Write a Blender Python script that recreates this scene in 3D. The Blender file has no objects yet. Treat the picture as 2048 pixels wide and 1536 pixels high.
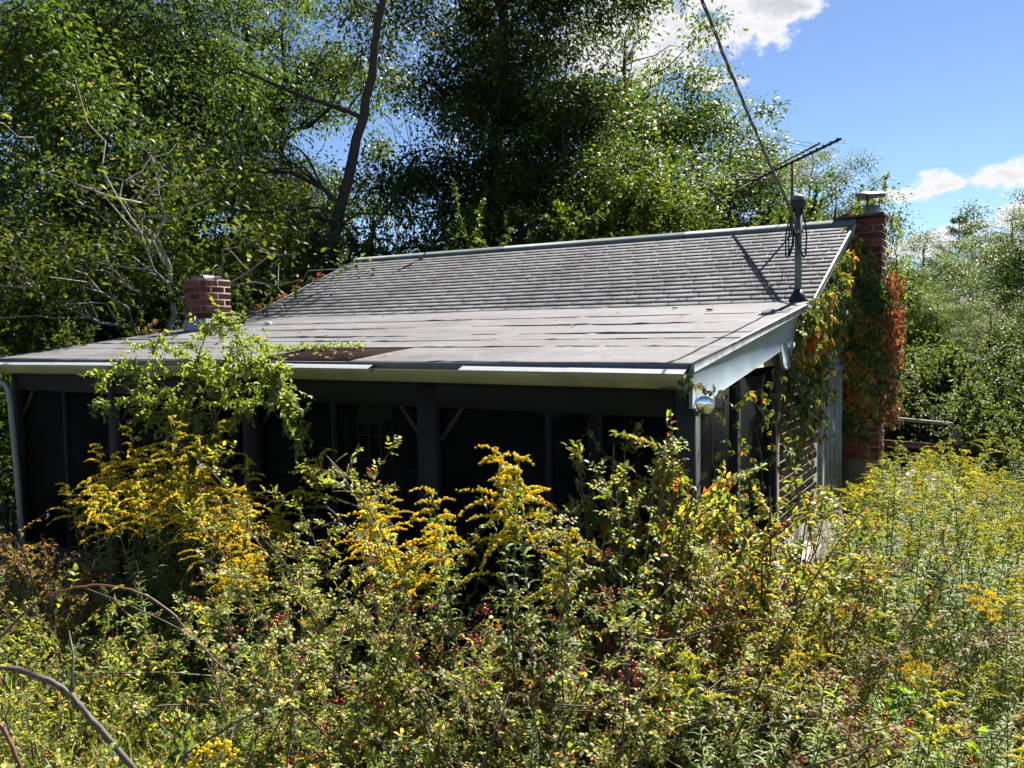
import bpy, math, random
import numpy as np
from mathutils import Vector, Matrix, Euler
from math import sin, cos, pi, radians

scene = bpy.context.scene
COL = scene.collection
rng = np.random.default_rng(11)
random.seed(5)

# ------------------------------------------------------------------ camera
CAMZ = 2.3
YAW, PITCH, ROLL = radians(31.2), radians(3.2), radians(-0.6)
cam_d = bpy.data.cameras.new('camera')
cam = bpy.data.objects.new('camera', cam_d)
COL.objects.link(cam)
d = Vector((-sin(YAW)*cos(PITCH), cos(YAW)*cos(PITCH), -sin(PITCH)))
r = Vector((cos(YAW), sin(YAW), 0)); u = r.cross(d)
r2 = r*cos(ROLL)+u*sin(ROLL); u2 = -r*sin(ROLL)+u*cos(ROLL)
M = Matrix((r2, u2, -d)).transposed().to_4x4()
M.translation = (0, 0, CAMZ)
cam.matrix_world = M
cam_d.sensor_width = 36.0
cam_d.lens = 36.0*1650/2048
cam_d.clip_start = 0.05
cam_d.clip_end = 2000
scene.camera = cam

# ------------------------------------------------------------------ light
SUN_EL, SUN_AZ = radians(48), radians(2.8)      # azimuth from +Y towards +X
sdir = Vector((sin(SUN_AZ)*cos(SUN_EL), cos(SUN_AZ)*cos(SUN_EL), sin(SUN_EL)))
sd = bpy.data.lights.new('sun', 'SUN')
sd.energy = 5.0; sd.angle = radians(0.53); sd.color = (1.0, 0.955, 0.88)
sun = bpy.data.objects.new('sun', sd); COL.objects.link(sun)
sun.location = sdir*60
sun.rotation_euler = (-sdir).to_track_quat('-Z', 'Y').to_euler()

world = bpy.data.worlds.new('World'); scene.world = world; world.use_nodes = True
world.cycles.sampling_method = 'NONE'      # the sky is smooth: no importance map needed
scene.view_settings.view_transform = 'Standard'
scene.view_settings.look = 'None'
scene.view_settings.gamma = 1
scene.view_settings.exposure = 1.72
scene.view_settings.use_curve_mapping = False
cy = scene.cycles
cy.max_bounces = 5; cy.diffuse_bounces = 2; cy.glossy_bounces = 1; cy.transmission_bounces = 3; cy.transparent_max_bounces = 6
cy.adaptive_threshold = 0.025; cy.adaptive_min_samples = 16
cy.caustics_reflective = False; cy.caustics_refractive = False


def build_world():
    nt = world.node_tree; N = nt.nodes; L = nt.links; N.clear()
    out = N.new('ShaderNodeOutputWorld'); bg = N.new('ShaderNodeBackground')
    bg.inputs['Strength'].default_value = 0.055
    sky = N.new('ShaderNodeTexSky'); sky.sky_type = 'NISHITA'; sky.sun_disc = False
    sky.sun_elevation = SUN_EL; sky.sun_rotation = SUN_AZ
    sky.altitude = 900; sky.air_density = 0.62; sky.dust_density = 0.12; sky.ozone_density = 3.0
    tc = N.new('ShaderNodeTexCoord')
    sep = N.new('ShaderNodeSeparateXYZ'); L.new(tc.outputs['Generated'], sep.inputs[0])

    def math_(op, a, b=None, c=None):
        m = N.new('ShaderNodeMath'); m.operation = op
        for i, v in enumerate((a, b, c)):
            if v is None: continue
            if isinstance(v, (int, float)): m.inputs[i].default_value = v
            else: L.new(v, m.inputs[i])
        return m.outputs[0]
    az = math_('MULTIPLY', math_('ARCTAN2', sep.outputs[0], sep.outputs[1]), 180/pi)
    el = math_('MULTIPLY', math_('ARCSINE', sep.outputs[2]), 180/pi)
    # fair-weather cumulus: each cloud is an ellipse in azimuth/elevation, broken up by noise
    clouds = [(-20.6, 20.2, 8.0, 3.5), (-13.6, 21.0, 3.0, 2.4), (-17.9, 16.7, 2.5, 0.9), (-26.5, 18.6, 3.2, 2.2), (-21.5, 17.3, 3.0, 1.2),
              (-6.4, 8.45, 2.4, 0.6), (-4.1, 9.1, 1.9, 0.7), (-0.2, 9.0, 2.3, 0.95), (-2.5, 6.3, 1.8, 0.75), (0.5, 6.75, 2.3, 1.0), (-4.4, 5.3, 2.8, 0.75),
              (-1.2, 5.0, 2.6, 0.8), (9, 9.0, 4, 1.6), (35, 20, 9, 3.6), (80, 25, 12, 5), (-60, 30, 11, 5), (-115, 22, 12, 4.5), (150, 26, 14, 5.5)]
    cv = N.new('ShaderNodeCombineXYZ'); L.new(az, cv.inputs[0]); L.new(el, cv.inputs[1])
    acc = None
    for (a0, e0, ra, re) in clouds:
        ma = N.new('ShaderNodeVectorMath'); ma.operation = 'MULTIPLY_ADD'
        L.new(cv.outputs[0], ma.inputs[0]); ma.inputs[1].default_value = (1/ra, 1/re, 0); ma.inputs[2].default_value = (-a0/ra, -e0/re, 0)
        dt = N.new('ShaderNodeVectorMath'); dt.operation = 'DOT_PRODUCT'; L.new(ma.outputs[0], dt.inputs[0]); L.new(ma.outputs[0], dt.inputs[1])
        q = dt.outputs['Value']
        acc = q if acc is None else math_('MINIMUM', acc, q)
    acc = math_('SUBTRACT', 1.0, acc)
    acc = math_('MAXIMUM', acc, -1.6)
    mp = N.new('ShaderNodeMapping'); mp.inputs['Scale'].default_value = (1, 1, 1.5)
    L.new(tc.outputs['Generated'], mp.inputs[0])
    n1 = N.new('ShaderNodeTexNoise'); n1.inputs['Scale'].default_value = 13; n1.inputs['Detail'].default_value = 5
    n1.inputs['Roughness'].default_value = 0.62; n1.inputs['Distortion'].default_value = 0.25
    L.new(mp.outputs[0], n1.inputs['Vector'])
    n2 = N.new('ShaderNodeTexNoise'); n2.inputs['Scale'].default_value = 34; n2.inputs['Detail'].default_value = 3
    n2.inputs['Roughness'].default_value = 0.6
    L.new(mp.outputs[0], n2.inputs['Vector'])
    nn = math_('ADD', math_('MULTIPLY', math_('SUBTRACT', n1.outputs[0], 0.5), 5.2), math_('MULTIPLY', math_('SUBTRACT', n2.outputs[0], 0.5), 2.6))
    dens = math_('ADD', math_('MULTIPLY', acc, 1.0), nn)
    mr = N.new('ShaderNodeMapRange'); mr.interpolation_type = 'SMOOTHSTEP'
    mr.inputs[1].default_value = -0.10; mr.inputs[2].default_value = 0.85
    L.new(dens, mr.inputs[0])
    # thick cores look greyer from below
    mr2 = N.new('ShaderNodeMapRange'); mr2.interpolation_type = 'SMOOTHSTEP'
    mr2.inputs[1].default_value = 0.5; mr2.inputs[2].default_value = 2.0
    L.new(dens, mr2.inputs[0])
    cc = N.new('ShaderNodeMix'); cc.data_type = 'RGBA'
    L.new(mr2.outputs[0], cc.inputs['Factor'])
    cc.inputs['A'].default_value = (5.6, 5.55, 5.6, 1); cc.inputs['B'].default_value = (3.5, 3.65, 3.95, 1)
    mx = N.new('ShaderNodeMix'); mx.data_type = 'RGBA'
    L.new(mr.outputs[0], mx.inputs['Factor']); L.new(sky.outputs[0], mx.inputs['A']); L.new(cc.outputs['Result'], mx.inputs['B'])
    L.new(mx.outputs['Result'], bg.inputs['Color']); L.new(bg.outputs[0], out.inputs['Surface'])
build_world()

# ------------------------------------------------------------------ helpers: materials


class NB:
    """tiny node builder"""
    def __init__(self, name):
        self.m = bpy.data.materials.new(name); self.m.use_nodes = True
        self.nt = self.m.node_tree; self.N = self.nt.nodes; self.L = self.nt.links
        self.bsdf = self.N['Principled BSDF']; self.out = self.N['Material Output']

    def n(self, t, **kw):
        x = self.N.new(t)
        for k, v in kw.items(): setattr(x, k, v)
        return x

    def math(self, op, a, b=None):
        m = self.N.new('ShaderNodeMath'); m.operation = op
        for i, v in enumerate((a, b)):
            if v is None: continue
            if isinstance(v, (int, float)): m.inputs[i].default_value = v
            else: self.L.new(v, m.inputs[i])
        return m.outputs[0]

    def noise(self, scale, detail=4, rough=.55, coord=None, dist=0.0):
        t = self.N.new('ShaderNodeTexNoise'); t.inputs['Scale'].default_value = scale
        t.inputs['Detail'].default_value = detail; t.inputs['Roughness'].default_value = rough
        t.inputs['Distortion'].default_value = dist
        if coord is None: coord = self.pos()
        self.L.new(coord, t.inputs['Vector']); return t.outputs[0]

    def pos(self):
        if not hasattr(self, '_g'): self._g = self.N.new('ShaderNodeNewGeometry')
        return self._g.outputs['Position']

    def objc(self):
        if not hasattr(self, '_t'): self._t = self.N.new('ShaderNodeTexCoord')
        return self._t.outputs['Object']

    def scaled(self, coord, s):
        mp = self.N.new('ShaderNodeMapping'); mp.inputs['Scale'].default_value = s
        self.L.new(coord, mp.inputs[0]); return mp.outputs[0]

    def island(self):
        if not hasattr(self, '_g'): self.pos()
        return self._g.outputs['Random Per Island']

    def orand(self):
        if not hasattr(self, '_o'): self._o = self.N.new('ShaderNodeObjectInfo')
        return self._o.outputs['Random']

    def rnd(self):
        return self.math('FRACT', self.math('ADD', self.island(), self.math('MULTIPLY', self.orand(), 7.31)))

    def ramp(self, fac, stops, interp='LINEAR'):
        rp = self.N.new('ShaderNodeValToRGB'); cr = rp.color_ramp; cr.interpolation = interp
        while len(cr.elements) < len(stops): cr.elements.new(0.5)
        for e, (p, c) in zip(cr.elements, stops):
            e.position = p; e.color = (*c, 1) if len(c) == 3 else c
        self.L.new(fac, rp.inputs[0]); return rp.outputs[0]

    def mix(self, fac, a, b, blend='MIX'):
        x = self.N.new('ShaderNodeMix'); x.data_type = 'RGBA'; x.blend_type = blend
        for k, v in (('Factor', fac), ('A', a), ('B', b)):
            if isinstance(v, (int, float)): x.inputs[k].default_value = v
            elif isinstance(v, tuple): x.inputs[k].default_value = (*v, 1) if len(v) == 3 else v
            else: self.L.new(v, x.inputs[k])
        return x.outputs['Result']

    def bump(self, h, strength=.3, dist=.01):
        b = self.N.new('ShaderNodeBump'); b.inputs['Strength'].default_value = strength
        b.inputs['Distance'].default_value = dist
        self.L.new(h, b.inputs['Height']); self.L.new(b.outputs[0], self.bsdf.inputs['Normal'])

    def set(self, color=None, rough=None, metal=None, spec=None):
        for k, v in (('Base Color', color), ('Roughness', rough), ('Metallic', metal), ('Specular IOR Level', spec)):
            if v is None: continue
            if isinstance(v, (int, float)): self.bsdf.inputs[k].default_value = v
            elif isinstance(v, tuple): self.bsdf.inputs[k].default_value = (*v, 1)
            else: self.L.new(v, self.bsdf.inputs[k])
        return self.m


def leaf_mat(name, stops, trans=0.42, rough=0.38, spec=0.5, tint=(1.5, 1.5, 0.5), gain=1.45, patch=0):
    b = NB(name)
    stops = [(p, tuple(min(.9, v*gain) for v in c)) for p, c in stops]
    rough = rough+.17; trans = trans+.08
    fac = b.rnd()
    if patch: fac = b.math('ADD', b.math('MULTIPLY', b.math('SUBTRACT', b.noise(patch, 2), .5), 2.4), b.math('ADD', b.math('MULTIPLY', fac, .7), .04))
    c = b.ramp(fac, stops)
    n = b.noise(1.3, 2)
    c = b.mix(1.0, c, b.ramp(n, [(.3, (.72, .76, .72)), (.7, (1.2, 1.16, 1.05))]), 'MULTIPLY')
    b.set(color=c, rough=rough, spec=spec)
    tr = b.n('ShaderNodeBsdfTranslucent')
    tc = b.mix(1.0, c, tint, 'MULTIPLY'); b.L.new(tc, tr.inputs[0])
    ms = b.n('ShaderNodeMixShader'); ms.inputs[0].default_value = trans
    b.L.new(b.bsdf.outputs[0], ms.inputs[1]); b.L.new(tr.outputs[0], ms.inputs[2])
    b.L.new(ms.outputs[0], b.out.inputs['Surface'])
    return b.m


def simple(name, color, rough=.6, metal=0., var=.25, scale=8., bump=0., spec=.4, bscale=60):
    b = NB(name)
    n = b.noise(scale, 5)
    lo = tuple(x*(1-var) for x in color); hi = tuple(min(1, x*(1+var)) for x in color)
    c = b.ramp(n, [(.25, lo), (.75, hi)])
    b.set(color=c, rough=rough, metal=metal, spec=spec)
    if bump: b.bump(b.noise(bscale, 4), bump, .004)
    return b.m


MAT = {}


def materials():
    g1, g2, g3 = (.030, .058, .014), (.050, .090, .020), (.080, .120, .026)
    MAT['oak'] = leaf_mat('oak_leaf', [(0, g1), (.5, g2), (.9, (.085, .12, .03)), (.97, (.14, .13, .03)), (1, (.28, .17, .03))], rough=.34, gain=1.15, spec=.35)
    MAT['dark_oak'] = leaf_mat('dark_oak_leaf', [(0, (.018, .036, .012)), (.55, (.032, .058, .017)), (.93, (.06, .085, .02)), (.975, (.12, .11, .03)), (1, (.35, .2, .03))], rough=.34, trans=.34, gain=0.95, spec=.35)
    MAT['light'] = leaf_mat('light_leaf', [(0, (.04, .07, .012)), (.5, (.075, .115, .018)), (.9, (.12, .145, .025)), (1, (.2, .17, .03))], rough=.36, gain=1.15, spec=.35)
    MAT['locust'] = leaf_mat('locust_leaf', [(0, (.03, .058, .018)), (.6, (.055, .095, .028)), (1, (.10, .13, .04))], rough=.36, gain=1.1, spec=.35)
    MAT['far'] = leaf_mat('far_leaf', [(0, (.032, .055, .022)), (.6, (.055, .085, .03)), (1, (.10, .12, .04))], rough=.4, gain=1.15, spec=.35)
    MAT['pine'] = leaf_mat('pine_needles', [(0, (.022, .046, .028)), (1, (.05, .08, .045))], trans=.2, rough=.5)
    MAT['under'] = leaf_mat('understory_leaf', [(0, (.03, .06, .012)), (.6, (.06, .10, .018)), (.95, (.11, .14, .03)), (1, (.2, .16, .04))], rough=.34, gain=0.85, spec=.35)
    MAT['gold_leaf'] = leaf_mat('goldenrod_leaf', [(0, (.05, .085, .022)), (.55, (.085, .125, .03)), (.9, (.13, .16, .045)), (1, (.20, .17, .06))], rough=.4, gain=1.65)
    MAT['gold_leaf_pale'] = leaf_mat('goldenrod_leaf_pale', [(0, (.075, .11, .03)), (.55, (.115, .155, .045)), (.9, (.16, .19, .07)), (1, (.22, .2, .08))], rough=.42, gain=1.65)
    MAT['gold_flower'] = leaf_mat('goldenrod_flower', [(0, (.47, .35, .006)), (.6, (.54, .44, .008)), (1, (.58, .52, .02))], trans=.42, rough=.6, tint=(1.3, 1.18, .4), gain=1.5)
    MAT['gold_green'] = leaf_mat('goldenrod_bud', [(0, (.44, .38, .015)), (.6, (.50, .45, .02)), (1, (.36, .40, .05))], trans=.42, rough=.6, tint=(1.3, 1.3, .6), gain=1.5)
    MAT['gold_orange'] = leaf_mat('goldenrod_fading', [(0, (.26, .15, .02)), (.5, (.40, .28, .02)), (1, (.48, .40, .02))], trans=.38, rough=.65, tint=(1.1, 1, .6), gain=1.5)
    MAT['rose_leaf'] = leaf_mat('rose_leaf', [(0, (.055, .06, .018)), (.2, (.06, .09, .018)), (.5, (.105, .13, .028)), (.75, (.18, .19, .04)), (.9, (.32, .26, .04)), (.97, (.26, .12, .04)), (1, (.2, .05, .03))], rough=.36, gain=1.95)
    MAT['shrub_leaf'] = leaf_mat('shrub_leaf', [(0, (.06, .085, .018)), (.45, (.11, .135, .03)), (.75, (.2, .19, .045)), (.9, (.34, .22, .04)), (.97, (.3, .10, .04)), (1, (.26, .04, .03))], rough=.36, gain=1.8)
    MAT['russet_leaf'] = leaf_mat('russet_leaf', [(0, (.10, .055, .03)), (.4, (.15, .10, .03)), (.7, (.13, .13, .03)), (1, (.26, .10, .05))], rough=.42)
    MAT['vine_leaf'] = leaf_mat('climber_leaf', [(0, (.06, .095, .018)), (.5, (.11, .15, .03)), (.9, (.18, .2, .05)), (1, (.34, .24, .06))], rough=.34, gain=1.65)
    MAT['creeper_leaf'] = leaf_mat('creeper_leaf', [(0, (.035, .06, .014)), (.5, (.075, .10, .018)), (.66, (.17, .16, .03)), (.80, (.30, .19, .03)), (.90, (.36, .10, .025)), (1, (.32, .02, .02))], rough=.3, tint=(1.2, 1.1, .6), gain=1.9, patch=2.3)
    MAT['creeper_red'] = leaf_mat('creeper_red', [(0, (.05, .07, .02)), (.35, (.16, .11, .03)), (.6, (.26, .05, .03)), (1, (.15, .012, .025))], rough=.3, tint=(1.2, 1.0, .7), gain=1.9, patch=2.3)
    MAT['broad_leaf'] = leaf_mat('broad_leaf', [(0, (.09, .16, .02)), (.6, (.13, .22, .03)), (1, (.2, .26, .04))], rough=.36)
    MAT['hip'] = simple('rose_hip', (.36, .026, .018), .28, 0, .35, 40, spec=.6)
    MAT['berry'] = simple('dark_berry', (.10, .012, .012), .3, 0, .3, 40, spec=.5)
    MAT['grass'] = leaf_mat('grass_blade', [(0, (.07, .10, .02)), (.5, (.13, .15, .035)), (.8, (.26, .22, .09)), (1, (.36, .29, .15))], trans=.35, rough=.5, gain=1.65)
    MAT['bark'] = simple('dark_bark', (.040, .032, .026), .9, 0, .5, 14, bump=.5, bscale=30)
    MAT['bark_pale'] = simple('pale_bark', (.26, .23, .19), .85, 0, .35, 14, bump=.3)
    MAT['cane'] = simple('cane_bark', (.085, .06, .042), .7, 0, .5, 30, bump=.2)
    MAT['cane_red'] = simple('cane_red_bark', (.14, .06, .04), .55, 0, .4, 30)
    MAT['cane_grey'] = simple('cane_grey_bark', (.09, .075, .062), .7, 0, .5, 60, bump=.4)
    MAT['stem'] = simple('green_stem', (.10, .11, .035), .6, 0, .4, 30)
    MAT['dry'] = simple('dry_stem', (.22, .16, .10), .8, 0, .4, 30)

    # ground
    b = NB('ground_soil')
    c = b.ramp(b.noise(2.2, 6), [(.3, (.05, .045, .02)), (.5, (.075, .085, .028)), (.7, (.14, .12, .06))])
    c = b.mix(b.ramp(b.noise(45, 4), [(.4, (0, 0, 0)), (.65, (1, 1, 1))]), c, (.16, .13, .075))
    b.set(color=c, rough=.95, spec=.1); b.bump(b.noise(30, 6), .8, .03); MAT['ground'] = b.m

    # shingles
    b = NB('asphalt_shingle')
    rr = b.ramp(b.rnd(), [(0, (.118, .116, .118)), (.6, (.132, .130, .132)), (1, (.15, .147, .148))])
    st = b.noise(.55, 4, .6)
    c = b.mix(1.0, rr, b.ramp(st, [(.33, (.55, .54, .56)), (.5, (.93, .93, .93)), (.75, (1.12, 1.11, 1.1))]), 'MULTIPLY')
    c = b.mix(1.0, c, b.ramp(b.noise(420, 2), [(.3, (.72, .72, .72)), (.7, (1.28, 1.28, 1.28))]), 'MULTIPLY')
    streak = b.noise(1.0, 5, .6, b.scaled(b.pos(), (2.6, .35, .35)))
    c = b.mix(1.0, c, b.ramp(streak, [(.3, (.78, .76, .76)), (.6, (1.05, 1.05, 1.05))]), 'MULTIPLY')
    b.set(color=c, rough=.9, spec=.25); b.bump(b.noise(500, 2), .35, .003); MAT['shingle'] = b.m

    # roll roofing
    b = NB('roll_roofing')
    st = b.noise(1.0, 6, .68, b.scaled(b.pos(), (.9, 2.4, 1.3)), .6)
    c = b.ramp(st, [(.30, (.085, .076, .075)), (.48, (.126, .122, .123)), (.62, (.142, .139, .141)), (.78, (.168, .165, .167))])
    c = b.mix(1.0, c, b.ramp(b.noise(85, 4, .7), [(.3, (.55, .55, .55)), (.7, (1.45, 1.45, 1.45))]), 'MULTIPLY')
    c = b.mix(1.0, c, b.ramp(b.noise(7, 4, .6), [(.3, (.86, .85, .85)), (.7, (1.1, 1.1, 1.1))]), 'MULTIPLY')
    stain = b.ramp(b.noise(1.0, 5, .7, b.scaled(b.pos(), (.9, 3.0, 1))), [(.54, (0, 0, 0)), (.75, (.65, .65, .65))])
    c = b.mix(stain, c, (.075, .060, .055))
    pale = b.ramp(b.noise(1.0, 5, .65, b.scaled(b.pos(), (1.1, 5.0, 1)), .8), [(.56, (0, 0, 0)), (.74, (.5, .5, .5))])
    c = b.mix(pale, c, (.225, .222, .228))
    b.set(color=c, rough=.85, spec=.3); b.bump(b.noise(260, 3), .4, .003); MAT['roll'] = b.m

    b = NB('exposed_roof_deck')
    gr = b.noise(1.0, 6, .7, b.scaled(b.pos(), (4, 22, 22)), .4)
    c = b.ramp(gr, [(.3, (.04, .025, .018)), (.55, (.10, .06, .042)), (.8, (.20, .13, .09))])
    b.set(color=c, rough=.9, spec=.1); b.bump(gr, .5, .006); MAT['deck_rot'] = b.m

    # bricks
    b = NB('red_brick')
    c = b.ramp(b.rnd(), [(0, (.07, .023, .018)), (.5, (.145, .040, .028)), (1, (.21, .066, .042))])
    c = b.mix(1.0, c, b.ramp(b.noise(28, 5), [(.3, (.6, .6, .62)), (.7, (1.2, 1.15, 1.1))]), 'MULTIPLY')
    spl = b.ramp(b.noise(17, 5, .6), [(.62, (0, 0, 0)), (.70, (.75, .75, .75))])
    c = b.mix(spl, c, (.24, .215, .20))
    b.set(color=c, rough=.9, spec=.2); b.bump(b.noise(110, 4), .5, .004); MAT['brick'] = b.m
    b = NB('weathered_brick')
    c = b.ramp(b.rnd(), [(0, (.11, .058, .044)), (.5, (.17, .09, .07)), (1, (.22, .14, .11))])
    c = b.mix(1.0, c, b.ramp(b.noise(28, 5), [(.3, (.6, .6, .62)), (.7, (1.2, 1.15, 1.1))]), 'MULTIPLY')
    b.set(color=c, rough=.9, spec=.2); b.bump(b.noise(110, 4), .5, .004); MAT['brick2'] = b.m
    MAT['mortar'] = simple('mortar', (.15, .14, .125), .95, 0, .3, 30, bump=.5)
    MAT['concrete'] = simple('concrete', (.26, .25, .23), .9, 0, .25, 20, bump=.4)
    MAT['flashing'] = simple('grey_flashing', (.22, .23, .245), .6, .2, .45, 9, bump=.2)
    MAT['galv'] = simple('galvanised_metal', (.27, .30, .30), .5, .55, .25, 14)
    MAT['pipe'] = simple('grey_conduit', (.10, .13, .14), .5, .3, .25, 22)
    MAT['ridge'] = simple('ridge_metal', (.125, .145, .145), .75, .0, .25, 5, bump=.15, bscale=12)
    MAT['dark_metal'] = simple('dark_metal', (.03, .03, .032), .5, .5, .3, 20)
    MAT['alu'] = simple('dull_aluminium', (.16, .165, .17), .7, .1, .25, 20)
    MAT['rust'] = simple('rusty_metal', (.11, .055, .035), .7, .3, .4, 30)
    MAT['cable'] = simple('grey_cable', (.075, .078, .08), .6, .2, .35, 40)
    MAT['black'] = simple('black_rubber', (.012, .012, .013), .5, 0, .3, 20)
    MAT['cream'] = simple('cream_gutter_paint', (.24, .225, .105), .5, 0, .35, 3.5)
    MAT['white'] = simple('white_paint', (.19, .245, .275), .55, 0, .22, 3.5)
    MAT['panel'] = simple('tan_panel', (.30, .26, .165), .6, 0, .12, 6)
    MAT['trim'] = simple('pale_trim', (.26, .275, .24), .55, 0, .1, 8)
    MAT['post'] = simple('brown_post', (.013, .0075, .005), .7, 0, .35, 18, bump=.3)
    MAT['brace'] = simple('brace_wood', (.034, .026, .018), .75, 0, .3, 20)
    MAT['greypost'] = simple('grey_post', (.025, .029, .026), .7, 0, .25, 12)
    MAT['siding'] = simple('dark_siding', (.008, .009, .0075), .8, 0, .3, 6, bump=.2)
    MAT['door'] = simple('dark_door', (.04, .045, .038), .6, 0, .2, 8)
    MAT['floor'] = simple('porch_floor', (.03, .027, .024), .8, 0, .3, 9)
    MAT['curtain'] = simple('yellow_green_curtain', (.32, .33, .12), .9, 0, .4, 22)
    MAT['enamel'] = simple('enamel_shade', (.42, .39, .30), .4, 0, .12, 9)
    MAT['lens'] = simple('frosted_globe', (.62, .6, .42), .25, 0, .08, 9)
    MAT['wood_grey'] = simple('weathered_grey_wood', (.24, .225, .21), .85, 0, .25, 12, bump=.3)
    MAT['wood_brown'] = simple('weathered_brown_wood', (.12, .07, .05), .85, 0, .35, 12, bump=.3)
    MAT['plank'] = simple('pinkish_plank', (.30, .22, .19), .8, 0, .25, 15, bump=.2)
    MAT['shim'] = simple('pale_debris', (.6, .58, .55), .7, 0, .2, 20)
    MAT['litter'] = leaf_mat('dry_litter', [(0, (.12, .06, .03)), (.5, (.22, .13, .06)), (1, (.34, .24, .12))], trans=.15, rough=.7)

    # perforated gutter guard: real see-through holes
    b = NB('perforated_guard')
    b.set(color=(.55, .56, .57), rough=.45, metal=.2)
    mp = b.scaled(b.objc(), (88, 88, 88))
    rot = b.n('ShaderNodeMapping'); rot.inputs['Rotation'].default_value = (0, 0, radians(45)); b.L.new(mp, rot.inputs[0])
    fr = b.n('ShaderNodeVectorMath', operation='FRACTION'); b.L.new(rot.outputs[0], fr.inputs[0])
    sb = b.n('ShaderNodeVectorMath', operation='SUBTRACT'); b.L.new(fr.outputs[0], sb.inputs[0]); sb.inputs[1].default_value = (.5, .5, .5)
    sx = b.n('ShaderNodeSeparateXYZ'); b.L.new(sb.outputs[0], sx.inputs[0])
    h = b.math('LESS_THAN', b.math('ADD', b.math('MULTIPLY', sx.outputs[0], sx.outputs[0]), b.math('MULTIPLY', sx.outputs[1], sx.outputs[1])), .075)
    tr = b.n('ShaderNodeBsdfTransparent'); ms = b.n('ShaderNodeMixShader')
    b.L.new(h, ms.inputs[0]); b.L.new(b.bsdf.outputs[0], ms.inputs[1]); b.L.new(tr.outputs[0], ms.inputs[2]); b.L.new(ms.outputs[0], b.out.inputs['Surface'])
    MAT['guard'] = b.m

    # insect screen
    b = NB('insect_screen')
    b.set(color=(.008, .010, .008), rough=.6, spec=.1)
    tr = b.n('ShaderNodeBsdfTransparent'); ms = b.n('ShaderNodeMixShader'); ms.inputs[0].default_value = .55
    b.L.new(b.bsdf.outputs[0], ms.inputs[1]); b.L.new(tr.outputs[0], ms.inputs[2]); b.L.new(ms.outputs[0], b.out.inputs['Surface'])
    MAT['screen'] = b.m
    # glass
    b = NB('window_glass')
    b.set(color=(.012, .016, .016), rough=.04, spec=.6); MAT['glass'] = b.m
    b = NB('clear_lens')
    b.set(color=(.75, .78, .78), rough=.06, metal=.85); MAT['mirror'] = b.m
materials()

# ------------------------------------------------------------------ helpers: objects


def mesh_np(name, V, faces):
    """V (n,3); faces: list of int arrays (m,3) or (m,4)"""
    me = bpy.data.meshes.new(name)
    V = np.asarray(V, dtype=np.float32).reshape(-1, 3)
    faces = [np.asarray(f, dtype=np.int32) for f in faces if len(f)]
    me.vertices.add(len(V)); me.vertices.foreach_set('co', V.ravel())
    loops = np.concatenate([f.ravel() for f in faces])
    sizes = np.concatenate([np.full(len(f), f.shape[1], np.int32) for f in faces])
    starts = np.concatenate([[0], np.cumsum(sizes)[:-1]]).astype(np.int32)
    me.loops.add(len(loops)); me.loops.foreach_set('vertex_index', loops)
    me.polygons.add(len(sizes)); me.polygons.foreach_set('loop_start', starts)
    me.update(calc_edges=True)
    return me


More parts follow.
